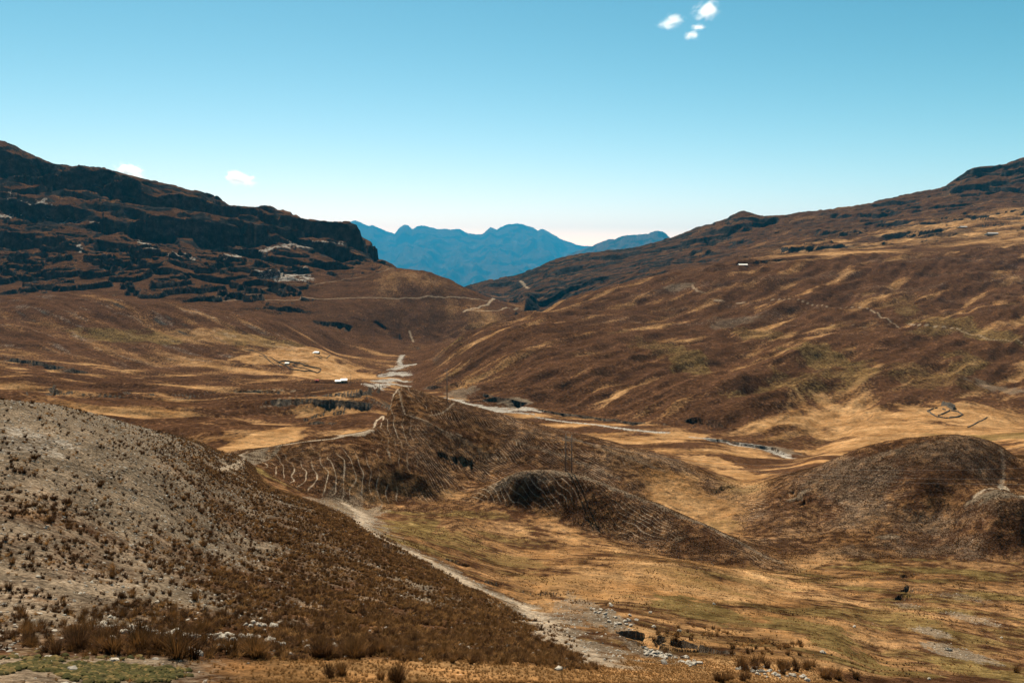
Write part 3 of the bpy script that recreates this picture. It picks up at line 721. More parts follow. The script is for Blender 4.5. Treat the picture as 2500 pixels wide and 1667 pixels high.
# ------------------------------------------------------------------ the land as named pieces of one continuous surface
REG = {}
reg = np.zeros((NR, NA), np.int8)
names = ['valley_floor', 'near_hillside', 'central_hill', 'grassy_mound', 'right_hill', 'left_plain', 'brown_hillside', 'rocky_mountain', 'middle_hill', 'right_hillside', 'right_mountain', 'riverbed', 'footpath', 'dirt_road', 'grass_shelf']
labels = ['dry golden and olive valley floor between the hills', 'stony grey-brown slope in the left foreground dotted with grass tufts', 'brown hill in the middle with pale animal tracks and a ridge path', 'small brown mound carrying the double pole',
          'dark brown rounded hill at the right edge', 'golden plain with dark eroded banks left of the river', 'smooth brown hillside above the farmhouses on the left', 'dark craggy mountain with rock bands on the left skyline', 'brown hill crossed by a winding road in the middle distance',
          'broad brown and golden slope rising right of the river', 'blue-grey mountain ridge on the right skyline', 'pale gravel bed of the winding river', 'pale footpath worn into the slope', 'pale dirt track across the far slopes', 'golden grass shelf along the bottom edge']
reg[S_shelf > .5] = 14
reg[S_near > .5] = 1
reg[(S_hill > .5) & (U < 1700)] = 2
reg[(KF > 7.05) & (KF < 8.7) & (U > 1090) & (U < 1835)] = 3
reg[(KF > 7.05) & (KF < 10.8) & (U > 1890)] = 4
reg[(KF > 10.8) & (KF <= 14.6) & (U < 930)] = 5
reg[(KF > 14.6) & (KF <= 17.6) & (U < 960)] = 6
reg[(KF > 17.6) & (U < 960)] = 7
reg[W_hillM > .5] = 8
reg[(KF > 13.8) & (KF <= 18.4) & (U > 985) & (W_hillM <= .5)] = 9
reg[(KF > 18.4) & (U > 960) & (W_hillM <= .5)] = 10
reg[rivmask > .5] = 11
reg[(pathm > .75)] = 12
reg[(roadm > .4)] = 13
fr = reg[:-1, :-1]
gi = np.arange(NR * NA).reshape(NR, NA)
quads = np.stack([gi[:-1, :-1], gi[:-1, 1:], gi[1:, 1:], gi[1:, :-1]], -1)
Pf = np.stack([X, Y, Z], -1).reshape(-1, 3).astype(np.float32)
ATTR = {'gold': gold, 'olive': olive, 'gravel': gravel, 'rock': rock, 'pale': pale, 'path': pathm, 'road': roadm, 'earth': clipall(earth), 'track_a': tqa, 'track_b': tqb, 'wear_a': twa, 'wear_b': twb}

def grid_mesh(name, verts, quads_, mat, attrs=None):
    me = bpy.data.meshes.new(name)
    nv, nq = len(verts), len(quads_)
    me.vertices.add(nv); me.vertices.foreach_set('co', np.ascontiguousarray(verts, np.float32).ravel())
    me.loops.add(nq * 4); me.loops.foreach_set('vertex_index', np.ascontiguousarray(quads_, np.int32).ravel())
    me.polygons.add(nq); me.polygons.foreach_set('loop_start', np.arange(0, nq * 4, 4, dtype=np.int32))
    me.polygons.foreach_set('loop_total', np.full(nq, 4, np.int32))
    me.polygons.foreach_set('use_smooth', np.ones(nq, bool))
    for k, v in (attrs or {}).items():
        at = me.attributes.new(k, 'FLOAT', 'POINT'); at.data.foreach_set('value', np.ascontiguousarray(v, np.float32))
    me.materials.append(mat)
    me.update(calc_edges=True)
    ob = bpy.data.objects.new(name, me)
    COL.objects.link(ob)
    return ob

for i, nm in enumerate(names):
    qd = quads[fr == i]
    if not len(qd): continue
    used, inv = np.unique(qd, return_inverse=True)
    ob = grid_mesh(nm, Pf[used], inv.reshape(-1, 4), LAND, {k: v.ravel()[used] for k, v in ATTR.items()})
    ob['kind'] = 'structure'; ob['label'] = labels[i]

# ------------------------------------------------------------------ the far blue range
def far_range(name, label, sky_uv, d_crest, d_foot, v_foot, ncol, nrow, off, amp, back):
    us = np.array([p[0] for p in sky_uv], float); vs = np.array([p[1] for p in sky_uv], float)
    a0, s0 = uv_to_as(us, vs)
    ac = np.linspace(a0[0], a0[-1], ncol)
    sc_ = np.interp(ac, a0, s0)
    _, sf = uv_to_as(1176, v_foot)
    tt = np.linspace(0, 1, nrow)[:, None]
    yy = d_foot + (d_crest - d_foot) * tt
    yy = np.repeat(yy, ncol, 1)
    xx = yy * ac[None, :]
    zf, zc = sf * d_foot, (sc_ * d_crest)[None, :]
    L = d_crest - d_foot
    ridge = 0; am = 1.0; fq = 1.0
    for o_ in range(5):
        ridge = ridge + am * (1 - 2.4 * np.abs(gnoise(xx * fq / (L * .15) + .5 * fbm(xx / (L * .2), yy / (L * .2), 2, off=off + 40) + off + 7 * o_, yy * fq / (L * .95) + 3 * o_))); am *= .48; fq *= 2.1
    ridge = ridge * .55
    zc = zc + (d_crest / FPX) * 2.2 * fbm(ac * d_crest / (L * .02), ac * 0 + off, 4)[None, :]
    zz = zf + (zc - zf) * (0.72 * tt ** 1.25 + 0.28 * tt ** 3)
    zz += amp * (ridge - 0.5) * np.sin(np.pi * np.clip(tt, 0, 1)) ** 0.8
    zz += amp * 0.16 * fbm(xx / (L * .045), yy / (L * .045), 4, off=off + 3) * np.sin(np.pi * tt) ** 0.5
    nb = 10
    tb = np.linspace(0.1, 1, nb)[:, None]
    yb = np.repeat(d_crest + back * tb, ncol, 1); xb = yb * ac[None, :]
    zb = zc + (zf - zc) * tb ** 0.8
    xx = np.vstack([xx, xb]); yy = np.vstack([yy, yb]); zz = np.vstack([zz, zb])
    nr = nrow + nb
    g = np.arange(nr * ncol).reshape(nr, ncol)
    q = np.stack([g[:-1, :-1], g[:-1, 1:], g[1:, 1:], g[1:, :-1]], -1).reshape(-1, 4)
    vv = np.stack([xx, yy, zz], -1).reshape(-1, 3)
    z0 = np.zeros(len(vv), np.float32)
    rk = sstep(-0.1, 0.2, fbm(vv[:, 0] / (L * .06), vv[:, 1] / (L * .06), 4, off=off + 9))
    ob = grid_mesh(name, vv, q, LAND, {'gold': 0.12 * (1 - rk), 'olive': z0, 'gravel': z0, 'rock': 0.8 * rk, 'pale': 0.32 * sstep(.2, .45, fbm(vv[:, 0] / (L * .05), vv[:, 1] / (L * .09), 4, off=off + 12)), 'path': z0, 'road': z0, 'earth': z0})
    ob['kind'] = 'structure'; ob['label'] = label
    return ob

SKY_FAR = [(500,560),(620,545),(700,520),(760,515),(789,510),(803,509),(817,506),(830,512),(846,519),(856,517),(880,528),(907,537),(916,525),(929,515),(938,518),(947,526),(958,520),(969,518),(985,521),(1005,526),(1030,526),(1059,527),(1068,532),(1077,537),(1107,538),(1118,529),(1127,522),(1134,524),(1141,528),(1150,521),(1159,517),(1175,515),(1188,513),(1203,516),(1217,520),(1226,523),(1235,530),(1246,526),(1256,530),(1264,535),(1280,544),(1293,551),(1310,556),(1329,564),(1357,565),(1400,572),(1480,575),(1600,560),(1800,560)]
far_range('far_mountain_range', 'hazy blue mountain range closing the valley', SKY_FAR, 50000, 30000, 700, 420, 90, 2.0, 1200, 9000)
SKY_FAR2 = [(1240,610),(1290,590),(1330,575),(1357,566),(1380,556),(1401,549),(1412,550),(1425,543),(1437,541),(1460,539),(1487,537),(1500,532),(1509,530),(1522,532),(1530,536),(1540,548),(1560,556),(1650,565),(1760,580)]
far_range('far_ridge', 'blue-grey rocky ridge behind the right-hand mountain', SKY_FAR2, 28000, 22000, 640, 200, 50, 22.0, 350, 8000)

# ------------------------------------------------------------------ haze
def haze_box(x0, x1, y0, y1, z0, z1):
    me = bpy.data.meshes.new('haze')
    v = [(x, y, z) for z in (z0, z1) for y in (y0, y1) for x in (x0, x1)]
    me.from_pydata(v, [], [(0, 2, 3, 1), (4, 5, 7, 6), (0, 1, 5, 4), (2, 6, 7, 3), (0, 4, 6, 2), (1, 3, 7, 5)])
    ob = bpy.data.objects.new('haze', me); COL.objects.link(ob)
    m = bpy.data.materials.new('haze_air'); m.use_nodes = True
    nn, ll = m.node_tree.nodes, m.node_tree.links
    nn.remove(nn['Principled BSDF'])
    pv = nn.new('ShaderNodeVolumePrincipled')
    pv.inputs['Color'].default_value = (0.032, 0.41, 0.76, 1)
    pv.inputs['Density'].default_value = 2.1e-5
    pv.inputs['Anisotropy'].default_value = 0.0
    ll.new(pv.outputs[0], nn['Material Output'].inputs['Volume'])
    me.materials.append(m)
    ob['kind'] = 'stuff'; ob['label'] = 'thin blue haze filling the valley air'
    return ob
haze_box(-64000, 64000, -400, 61000, -2100, 3250)

# ------------------------------------------------------------------ helpers for things
def simple_mat(name, col, rough=0.8, var=0.0, scale=3.0, metal=0.0, spec=0.05):
    m, nn, ll, bs = new_mat(name)
    bs.inputs['Roughness'].default_value = rough; bs.inputs['Metallic'].default_value = metal
    bs.inputs['Specular IOR Level'].default_value = spec
    g = nn.new('ShaderNodeNewGeometry'); n = nn.new('ShaderNodeTexNoise'); n.inputs['Scale'].default_value = scale; n.inputs['Detail'].default_value = 5
    ll.new(g.outputs['Position'], n.inputs['Vector'])
    mx = nn.new('ShaderNodeMix'); mx.data_type = 'RGBA'
    mx.inputs[6].default_value = (*[c * (1 - var) for c in col], 1); mx.inputs[7].default_value = (*[min(1, c * (1 + var)) for c in col], 1)
    mr = nn.new('ShaderNodeMapRange'); mr.inputs[1].default_value = .3; mr.inputs[2].default_value = .7
    ll.new(n.outputs['Fac'], mr.inputs[0]); ll.new(mr.outputs[0], mx.inputs[0]); ll.new(mx.outputs[2], bs.inputs['Base Color'])
    return m

def mesh_ob(name, verts, faces, mat, parent=None, smooth=False, loc=None, rz=None):
    me = bpy.data.meshes.new(name); me.from_pydata([tuple(map(float, v)) for v in verts], [], faces); me.materials.append(mat)
    if smooth: me.polygons.foreach_set('use_smooth', [True] * len(me.polygons))
    me.update()
    ob = bpy.data.objects.new(name, me); COL.objects.link(ob)
    if parent: ob.parent = parent
    if loc is not None: ob.location = loc
    if rz is not None: ob.rotation_euler = (0, 0, rz)
    return ob

def empty(name, loc, rz=0.0, label=None, cat=None, group=None):
    ob = bpy.data.objects.new(name, None); COL.objects.link(ob)
    ob.location = loc; ob.rotation_euler = (0, 0, rz); ob.empty_display_size = 0.2
    tag(ob, label, cat, group)
    return ob

def tag(ob, label=None, cat=None, group=None):
    if label: ob['label'] = label
    if cat: ob['category'] = cat
    if group: ob['group'] = group
    return ob

def box(x0, x1, y0, y1, z0, z1):
    v = [(x, y, z) for z in (z0, z1) for y in (y0, y1) for x in (x0, x1)]
    return v, [(0, 2, 3, 1), (4, 5, 7, 6), (0, 1, 5, 4), (2, 6, 7, 3), (0, 4, 6, 2), (1, 3, 7, 5)]

def slab(p0, p1, p2, p3, th):
    """a thin sheet with thickness from four corners"""
    a, b, c, d = map(np.array, (p0, p1, p2, p3))
    n = np.cross(b - a, d - a); n = n / np.linalg.norm(n) * th
    v = [a, b, c, d, a + n, b + n, c + n, d + n]
    return v, [(0, 3, 2, 1), (4, 5, 6, 7), (0, 1, 5, 4), (1, 2, 6, 5), (2, 3, 7, 6), (3, 0, 4, 7)]

def tube(p0, p1, r0, r1, n=8):
    p0, p1 = np.array(p0, float), np.array(p1, float)
    d = p1 - p0; d /= np.linalg.norm(d)
    a = np.cross(d, [0, 0, 1] if abs(d[2]) < .9 else [1, 0, 0]); a /= np.linalg.norm(a); b = np.cross(d, a)
    v = []
    for p, r in ((p0, r0), (p1, r1)):
        for i in range(n):
            t_ = 2 * math.pi * i / n
            v.append(p + r * (math.cos(t_) * a + math.sin(t_) * b))
    f = [(i, (i + 1) % n, n + (i + 1) % n, n + i) for i in range(n)] + [tuple(range(n))[::-1], tuple(range(n, 2 * n))]
    return v, f

def merge(parts):
    V_, F_ = [], []
    for v, f in parts:
        o = len(V_); V_ += list(v); F_ += [tuple(i + o for i in q) for q in f]
    return V_, F_

def at(u, v):
    p = ground(u, v)
    return float(p[0]), float(p[1]), height(p[0], p[1])

STONE = simple_mat('dark_field_stone', (.10, .088, .075), .9, .45, 2.0)
STONE_L = simple_mat('pale_stone', (.29, .265, .225), .85, .35, 6.0)
STONE_G = simple_mat('grey_stone', (.26, .24, .21), .9, .35, 5.0)
MUD = simple_mat('mud_brick_wall', (.20, .13, .085), .95, .25, 1.5)
TIN = simple_mat('white_sheet_roof', (.80, .80, .78), .45, .08, 1.0, .0, .5)
TIN_G = simple_mat('grey_sheet_roof', (.36, .37, .38), .5, .2, 1.0, .0, .5)
RED = simple_mat('red_paint', (.42, .06, .035), .6, .2, 2.0)
DARK = simple_mat('dark_opening', (.012, .010, .010), .9)
WOOD = simple_mat('weathered_wood', (.16, .13, .11), .85, .3, 4.0)
WOOD_L = simple_mat('pale_crossarm_wood', (.42, .34, .25), .85, .2, 4.0)
CERAMIC = simple_mat('insulator_glaze', (.30, .24, .20), .3, .1)
WIRE = simple_mat('dull_wire', (.30, .28, .26), .6, .05, 1.0, .0, .3)

# ------------------------------------------------------------------ grass tussocks
def blade_mesh(name, seed, nb, hgt, spread, wid):
    rg = random.Random(seed)
    V_, F_, H_ = [], [], []
    for i in range(nb):
        az = rg.uniform(0, 2 * math.pi); lean = spread * rg.random() ** 0.7
        L = hgt * rg.uniform(.55, 1.05); w = wid * rg.uniform(.7, 1.3)
        r0 = 0.22 * spread * math.sqrt(rg.random())
        bx, by = r0 * math.cos(az + rg.uniform(-1, 1)), r0 * math.sin(az + rg.uniform(-1, 1))
        dx, dy = math.cos(az), math.sin(az); px, py = -dy * w, dx * w
        o = len(V_)
        h1, h2 = .5, 1.0
        for hh, ww in ((0, 1), (h1, .8)):
            cx = bx + dx * lean * hh ** 1.6 * L; cy = by + dy * lean * hh ** 1.6 * L; cz = L * hh * (1 - .25 * lean * hh) - .04 * (hh == 0)
            V_ += [(cx - px * ww, cy - py * ww, cz), (cx + px * ww, cy + py * ww, cz)]; H_ += [hh, hh]
        V_.append((bx + dx * lean * L, by + dy * lean * L, L * (1 - .28 * lean))); H_.append(1.0)
        F_ += [(o, o + 1, o + 3, o + 2), (o + 2, o + 3, o + 4)]
    me = bpy.data.meshes.new(name); me.from_pydata(V_, [], F_)
    at_ = me.attributes.new('tip', 'FLOAT', 'POINT'); at_.data.foreach_set('value', H_)
    me.update()
    return me

def grass_mat(name, base, tip, trans=.35):  # dry tips, plus backlit tips and shaded lower blades put into the colours
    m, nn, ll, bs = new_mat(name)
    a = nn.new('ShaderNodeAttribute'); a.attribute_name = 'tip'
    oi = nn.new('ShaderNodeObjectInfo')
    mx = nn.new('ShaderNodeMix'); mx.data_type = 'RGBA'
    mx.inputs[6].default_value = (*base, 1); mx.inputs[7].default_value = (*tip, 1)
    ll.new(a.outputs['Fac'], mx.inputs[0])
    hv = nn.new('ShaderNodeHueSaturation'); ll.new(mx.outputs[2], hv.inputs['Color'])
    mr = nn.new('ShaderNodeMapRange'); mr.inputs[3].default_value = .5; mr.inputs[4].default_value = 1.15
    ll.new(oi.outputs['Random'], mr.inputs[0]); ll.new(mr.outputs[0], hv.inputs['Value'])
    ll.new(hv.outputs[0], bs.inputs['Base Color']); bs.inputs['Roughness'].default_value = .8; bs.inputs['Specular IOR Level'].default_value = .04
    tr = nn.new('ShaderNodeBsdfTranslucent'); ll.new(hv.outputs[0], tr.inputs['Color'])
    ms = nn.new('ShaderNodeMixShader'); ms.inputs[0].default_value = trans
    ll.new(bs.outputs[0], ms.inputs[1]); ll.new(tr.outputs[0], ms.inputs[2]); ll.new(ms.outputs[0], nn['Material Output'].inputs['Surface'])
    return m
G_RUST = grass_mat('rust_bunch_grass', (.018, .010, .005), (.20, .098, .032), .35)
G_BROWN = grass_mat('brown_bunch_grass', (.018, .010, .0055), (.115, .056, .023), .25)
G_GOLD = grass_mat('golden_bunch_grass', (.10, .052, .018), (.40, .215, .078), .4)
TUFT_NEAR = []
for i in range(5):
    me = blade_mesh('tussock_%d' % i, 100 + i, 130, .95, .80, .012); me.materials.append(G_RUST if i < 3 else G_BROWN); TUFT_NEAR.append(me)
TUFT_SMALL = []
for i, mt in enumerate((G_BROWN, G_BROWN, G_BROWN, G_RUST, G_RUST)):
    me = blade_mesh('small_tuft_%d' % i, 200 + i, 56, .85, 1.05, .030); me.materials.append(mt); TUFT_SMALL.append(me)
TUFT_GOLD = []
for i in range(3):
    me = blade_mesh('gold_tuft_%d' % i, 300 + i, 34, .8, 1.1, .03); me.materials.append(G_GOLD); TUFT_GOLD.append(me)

# where they grow: sample the land by area and density
cell = np.linalg.norm(np.cross(gc, gr), axis=-1)
inframe = (np.abs(X / Y) < 0.70) & (Y > 12)
def scatter(n, dens):
    p = (cell * dens * inframe).ravel(); p = p / p.sum()
    k = rng.choice(len(p), n, p=p)
    r, c = np.divmod(k, NA); r = np.clip(r, 0, NR - 2); c = np.clip(c, 0, NA - 2)
    fr_, fc = rng.random(n), rng.random(n)
    def lerp(A):
        return (A[r, c] * (1 - fr_) * (1 - fc) + A[r + 1, c] * fr_ * (1 - fc) + A[r, c + 1] * (1 - fr_) * fc + A[r + 1, c + 1] * fr_ * fc)
    return np.stack([lerp(X), lerp(Y), lerp(Z)], 1), k

clump = wfbm(W12, X / 3.0, Y / 3.0, 3, off=160)
bare = (1 - np.clip(np.maximum(pathm, np.maximum(roadm, rivmask)), 0, 1)) * (1 - .9 * np.clip(trk, 0, 1))
d_near = S_near * (0.18 + 1.5 * (1 - gravel)) * (1 + 1.2 * sstep(300, 900, U)) * sstep(-0.55, 0.25, clump) * bare
d_hill = (S_hill * (1 - 0.8 * gold) + 0.35 * S_flat * (1 - gold) * (1 - .6 * olive) * sstep(.0, .3, n_big)) * bare * sstep(-.35, .25, clump) * sstep(290, 250, Y)
d_flat = S_flat * (0.05 + gold * sstep(.1, .4, clump)) * bare * (1 - gravel)
pn, kn = scatter(70000, d_near); sn = 0.07 + 0.30 * rng.random(len(pn)) ** 2.4 + (rng.random(len(pn)) < .04) * rng.uniform(.12, .38, len(pn))
ph, kh = scatter(90000, d_hill); sh = rng.uniform(.09, .28, len(ph))
pf, kf_ = scatter(9000, d_flat); sf_ = rng.uniform(.10, .28, len(pf))
pg, kg = scatter(16000, S_shelf * gold * bare * sstep(10, 14, Y)); sg_ = rng.uniform(.05, .14, len(pg))
# the tall rust-coloured row along the far edge of the shelf, and loose clumps
row = []
for (u0, u1, v0, v1, n, h0, h1) in [(285,345,1470,1500,6,.8,1.1),(350,455,1482,1512,8,.75,1.0),(160,205,1470,1500,6,.6,.85),(205,262,1462,1505,9,.65,.9),(440,470,1450,1470,4,.6,.8),(520,600,1486,1512,7,.7,.95),(610,650,1484,1505,3,.5,.7),(690,760,1490,1514,7,.65,.9),(780,830,1492,1518,6,.7,.9),(840,880,1496,1516,4,.55,.75),(660,880,1468,1490,14,.4,.55),(880,1130,1484,1508,22,.3,.5),(1130,1330,1484,1514,18,.3,.5),(30,260,1400,1455,16,.35,.55),(300,620,1385,1450,36,.3,.5),(620,1000,1425,1475,34,.3,.5),
                                    (1700,1780,1520,1540,9,.7,1.0),(1790,1880,1528,1548,9,.7,1.0),(1890,1985,1545,1564,7,.7,1.0),(1500,1690,1440,1470,30,.45,.7),(1680,1840,1470,1505,30,.45,.7),(745,785,1548,1562,4,.45,.6),(855,925,1558,1568,6,.5,.7),(1640,1720,1552,1568,6,.6,.8),(2330,2352,1535,1545,3,.6,.8)]:
    for i in range(n):
        x_, y_, z_ = at(rng.uniform(u0, u1), rng.uniform(v0, v1))
        row.append((x_, y_, z_, rng.uniform(h0, h1)))
row = np.array(row)
allp = np.vstack([pn, row[:, :3]]); alls = np.concatenate([sn, row[:, 3]])
uu, vv_ = as_to_uv(allp[:, 0] / allp[:, 1], allp[:, 2] / allp[:, 1])
app = alls / allp[:, 1] * ((uu > 0) & (uu < 2352) & (vv_ < 1575))
order = np.argsort(-app)
big, rest = order[:300], order[300:]
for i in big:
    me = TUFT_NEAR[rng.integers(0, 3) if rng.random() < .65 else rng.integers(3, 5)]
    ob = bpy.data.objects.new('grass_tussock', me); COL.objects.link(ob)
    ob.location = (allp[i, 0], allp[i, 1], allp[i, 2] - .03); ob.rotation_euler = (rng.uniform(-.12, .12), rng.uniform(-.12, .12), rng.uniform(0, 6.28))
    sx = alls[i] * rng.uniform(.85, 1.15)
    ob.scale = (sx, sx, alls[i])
    ui, vi = uu[i], vv_[i]
    if vi > 1455 and ui < 480: lb = 'tall orange-brown grass tussock at the left of the shelf edge'
    elif vi > 1455 and ui < 900: lb = 'tall rust-brown grass tussock in the dense row along the golden shelf'
    elif vi > 1455 and ui < 1400: lb = 'short brown grass tussock at the foot of the path beside the shelf'
    elif vi > 1430: lb = 'brown grass tussock around the dark pit at the lower right'
    elif ui < 700: lb = 'dark brown grass tussock standing on the stony left slope'
    else: lb = 'brown grass tussock low on the slope beside the footpath'
    tag(ob, lb, 'tussock', lb.replace('tussock', 'tussocks'))

def proto_collection(name, meshes):
    c = bpy.data.collections.new(name)
    for i, me in enumerate(meshes):
        o = bpy.data.objects.new('%s_kind_%d' % (name, i), me); c.objects.link(o)
    return c

def instancer(name, pts, scl, meshes, label, tilt=.15):
    """one mass of many small things: points with instances"""
    me = bpy.data.meshes.new(name); me.vertices.add(len(pts)); me.vertices.foreach_set('co', np.ascontiguousarray(pts, np.float32).ravel())
    a = me.attributes.new('size', 'FLOAT', 'POINT'); a.data.foreach_set('value', np.ascontiguousarray(scl, np.float32))
    rot = np.stack([rng.uniform(-tilt, tilt, len(pts)), rng.uniform(-tilt, tilt, len(pts)), rng.uniform(0, 6.28, len(pts))], 1).astype(np.float32)
    a = me.attributes.new('turn', 'FLOAT_VECTOR', 'POINT'); a.data.foreach_set('vector', rot.ravel())
    ob = bpy.data.objects.new(name, me); COL.objects.link(ob)
    ng = bpy.data.node_groups.new(name, 'GeometryNodeTree')
    ng.interface.new_socket('Geometry', in_out='INPUT', socket_type='NodeSocketGeometry'); ng.interface.new_socket('Geometry', in_out='OUTPUT', socket_type='NodeSocketGeometry')
    n, l = ng.nodes, ng.links
    gi_, go = n.new('NodeGroupInput'), n.new('NodeGroupOutput')
    ip = n.new('GeometryNodeInstanceOnPoints'); ci = n.new('GeometryNodeCollectionInfo')
    ci.inputs['Collection'].default_value = proto_collection(name, meshes); ci.inputs['Separate Children'].default_value = True; ci.inputs['Reset Children'].default_value = True
    s_ = n.new('GeometryNodeInputNamedAttribute'); s_.data_type = 'FLOAT'; s_.inputs[0].default_value = 'size'
    t_ = n.new('GeometryNodeInputNamedAttribute'); t_.data_type = 'FLOAT_VECTOR'; t_.inputs[0].default_value = 'turn'
    er = n.new('FunctionNodeEulerToRotation')
    l.new(gi_.outputs[0], ip.inputs['Points']); l.new(ci.outputs[0], ip.inputs['Instance']); ip.inputs['Pick Instance'].default_value = True
    l.new(t_.outputs[0], er.inputs[0]); l.new(er.outputs[0], ip.inputs['Rotation']); l.new(s_.outputs[0], ip.inputs['Scale'])
    l.new(ip.outputs[0], go.inputs[0])
    md = ob.modifiers.new('instances', 'NODES'); md.node_group = ng
    ob['kind'] = 'stuff'; ob['label'] = label
    return ob
west = uu[rest] + 260 * rng.normal(size=len(rest)) < 620
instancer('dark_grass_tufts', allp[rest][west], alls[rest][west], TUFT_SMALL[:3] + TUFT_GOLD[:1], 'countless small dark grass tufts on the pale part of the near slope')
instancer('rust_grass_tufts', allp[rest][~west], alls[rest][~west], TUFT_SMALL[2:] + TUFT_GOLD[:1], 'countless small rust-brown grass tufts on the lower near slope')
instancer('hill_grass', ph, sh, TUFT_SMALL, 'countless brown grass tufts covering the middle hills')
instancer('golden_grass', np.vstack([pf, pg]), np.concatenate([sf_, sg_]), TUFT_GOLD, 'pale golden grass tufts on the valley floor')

# ------------------------------------------------------------------ stones
def stone_mesh(name, seed, mat, flat=.6):
    rg = np.random.default_rng(seed)
    import bmesh
    bm = bmesh.new(); bmesh.ops.create_icosphere(bm, subdivisions=2 if flat > .55 else 1, radius=.5)
    ph_ = rg.uniform(0, 6, 6)
    for vv in bm.verts:
        k = 1 + .16 * math.sin(4 * vv.co.x * 2 + ph_[0]) + .13 * math.sin(5 * vv.co.y * 2 + ph_[1] + vv.co.z * 3) + rg.uniform(-.10, .10)
        vv.co = mathutils.Vector((vv.co.x * k * 1.15, vv.co.y * k * .9, vv.co.z * k * flat))
    me = bpy.data.meshes.new(name); bm.to_mesh(me); bm.free(); me.materials.append(mat)
    return me
ST_L = [stone_mesh('pale_stone_%d' % i, i, STONE_L) for i in range(4)]
ST_G = [stone_mesh('grey_stone_%d' % i, 20 + i, STONE_G, .5) for i in range(4)]
d_scree = S_near * gravel ** 2 * bare + 0.25 * S_near + S_shelf * .25 * gravel + S_flat * gravel
ps, ks = scatter(26000, d_scree); ss_ = 0.035 + 0.10 * rng.random(len(ps)) ** 4 * 2.2
instancer('scree', ps, ss_, ST_G[:3] + ST_L[:1], 'small loose grey stones littering the slope', .5)
sto = []
for (u0, v0, u1, v1, n, a, b, sp_) in [(215,1442,330,1450,26,.18,.42,10),(300,1452,420,1462,22,.15,.40,9),(390,1462,640,1475,46,.15,.42,9),(560,1430,640,1442,16,.15,.34,8),(620,1478,960,1492,34,.12,.30,8),(960,1478,1260,1500,24,.12,.28,10),
                                       (1370,1395,1440,1440,40,.2,.5,22),(1480,1500,1600,1525,36,.2,.45,12),(1700,1535,1860,1560,46,.15,.4,10),(1820,1480,1900,1490,20,.2,.4,8),(2100,1470,2250,1540,34,.2,.45,16),(0,1000,90,1050,20,.2,.45,40)]:
    for i in range(n):
        f = rng.random()
        sto.append((u0 + (u1 - u0) * f + rng.normal() * sp_, v0 + (v1 - v0) * f + rng.normal() * sp_ * .45, rng.uniform(a, b) if rng.random() > .25 else b, None))
for u, v, sz in [(455,1504,.42),(440,1493,.35),(250,1478,.45),(505,1490,.32),(530,1496,.34),(165,1544,.30),(262,1520,.28),(1283,1538,.34),(1300,1515,.2),(1962,1440,.55),(2134,1560,.3),(2178,1493,.7),(1890,1500,.6),(2300,1465,.4),(640,1480,.35),(1640,1388,.5),(1560,1450,.4),(2300,1124,.6)]:
    sto.insert(0, (u, v, sz, 1))
nst = 0
def stone_label(u, v):
    if v < 1100: return 'grey flat stone in the scree at the left edge'
    if u < 660 and v < 1480: return 'pale stone in the tumbled row across the near slope'
    if u < 1300: return 'pale stone among the grass tussocks above the shelf'
    if u < 1460 and v < 1460: return 'grey stone in the rubble patch above the dark pit'
    if u < 1640 and v > 1480: return 'pale stone heaped on the floor of the dark pit'
    if u < 1920: return 'pale stone between tussocks at the bottom right of the shelf'
    return 'grey stone on the bare gravel at the lower right'
LONE = ['round white boulder in front of the orange tussocks', 'white stone beside the orange tussocks', 'white stone behind the leftmost tall tussocks', 'small pale stone right of the orange tussocks', 'small white stone left of the rust tussock row', 'pale flat stone on the green cushions at the bottom left',
        'grey upright stone on the green cushions, right of the pale flat one', 'wide pale boulder on the golden shelf in the middle', 'small pale stone at the top of the golden shelf', 'white stone on the boggy green ground at the lower right', 'white stone at the bottom edge, lower right', 'white stone on dark moss near the lower right gravel', 'white stone at the top of the golden bank', 'small white stone above the lower right gravel', 'pale stone in the middle of the tussock row', 'pale stone on the dark green bog', 'pale stone left of the pit rim', 'lone stone on the pale knob of the right-hand hill']
ln = 0
for u, v, sz, lone in sto[::1]:
    v = min(v, 1566)
    if nst >= 298: break
    x_, y_, z_ = at(u, v)
    me = (ST_L if rng.random() < .6 else ST_G)[rng.integers(0, 4)]
    ob = bpy.data.objects.new('stone', me); COL.objects.link(ob); nst += 1
    ob.location = (x_, y_, z_ + sz * .12); ob.scale = (sz, sz, sz); ob.rotation_euler = (rng.uniform(-.5, .5), rng.uniform(-.5, .5), rng.uniform(0, 6.28))
    if lone:
        tag(ob, LONE[len(LONE) - 1 - ln], 'stone'); ln += 1
    else:
        lb = stone_label(u, v); tag(ob, lb, 'stone', lb.replace('stone', 'stones', 1))

# ------------------------------------------------------------------ cushion plants at the bottom left
def cushion_mesh(name, seed, mat):
    rg = np.random.default_rng(seed)
    import bmesh
    bm = bmesh.new(); bmesh.ops.create_icosphere(bm, subdivisions=2, radius=.5)
    for vv in bm.verts:
        k = 1 + rg.uniform(-.16, .14)
        vv.co = mathutils.Vector((vv.co.x * k, vv.co.y * k, max(vv.co.z * k, -.1) * .55))
    me = bpy.data.meshes.new(name); bm.to_mesh(me); bm.free(); me.materials.append(mat)
    return me
CU = [cushion_mesh('cushion_%d' % i, 50 + i, simple_mat('cushion_green_%d' % i, c, .95, .45, 14.0)) for i, c in enumerate([(.030, .030, .009), (.050, .043, .013), (.10, .073, .028), (.038, .034, .012)])]
pc, kc = scatter(2600, S_shelf * olive * sstep(700, 500, U) * sstep(11, 13, Y) + .0 * Z)
instancer('cushion_plants', pc, rng.uniform(.08, .26, len(pc)), CU, 'mats of green and yellow cushion plants at the bottom left', .2)

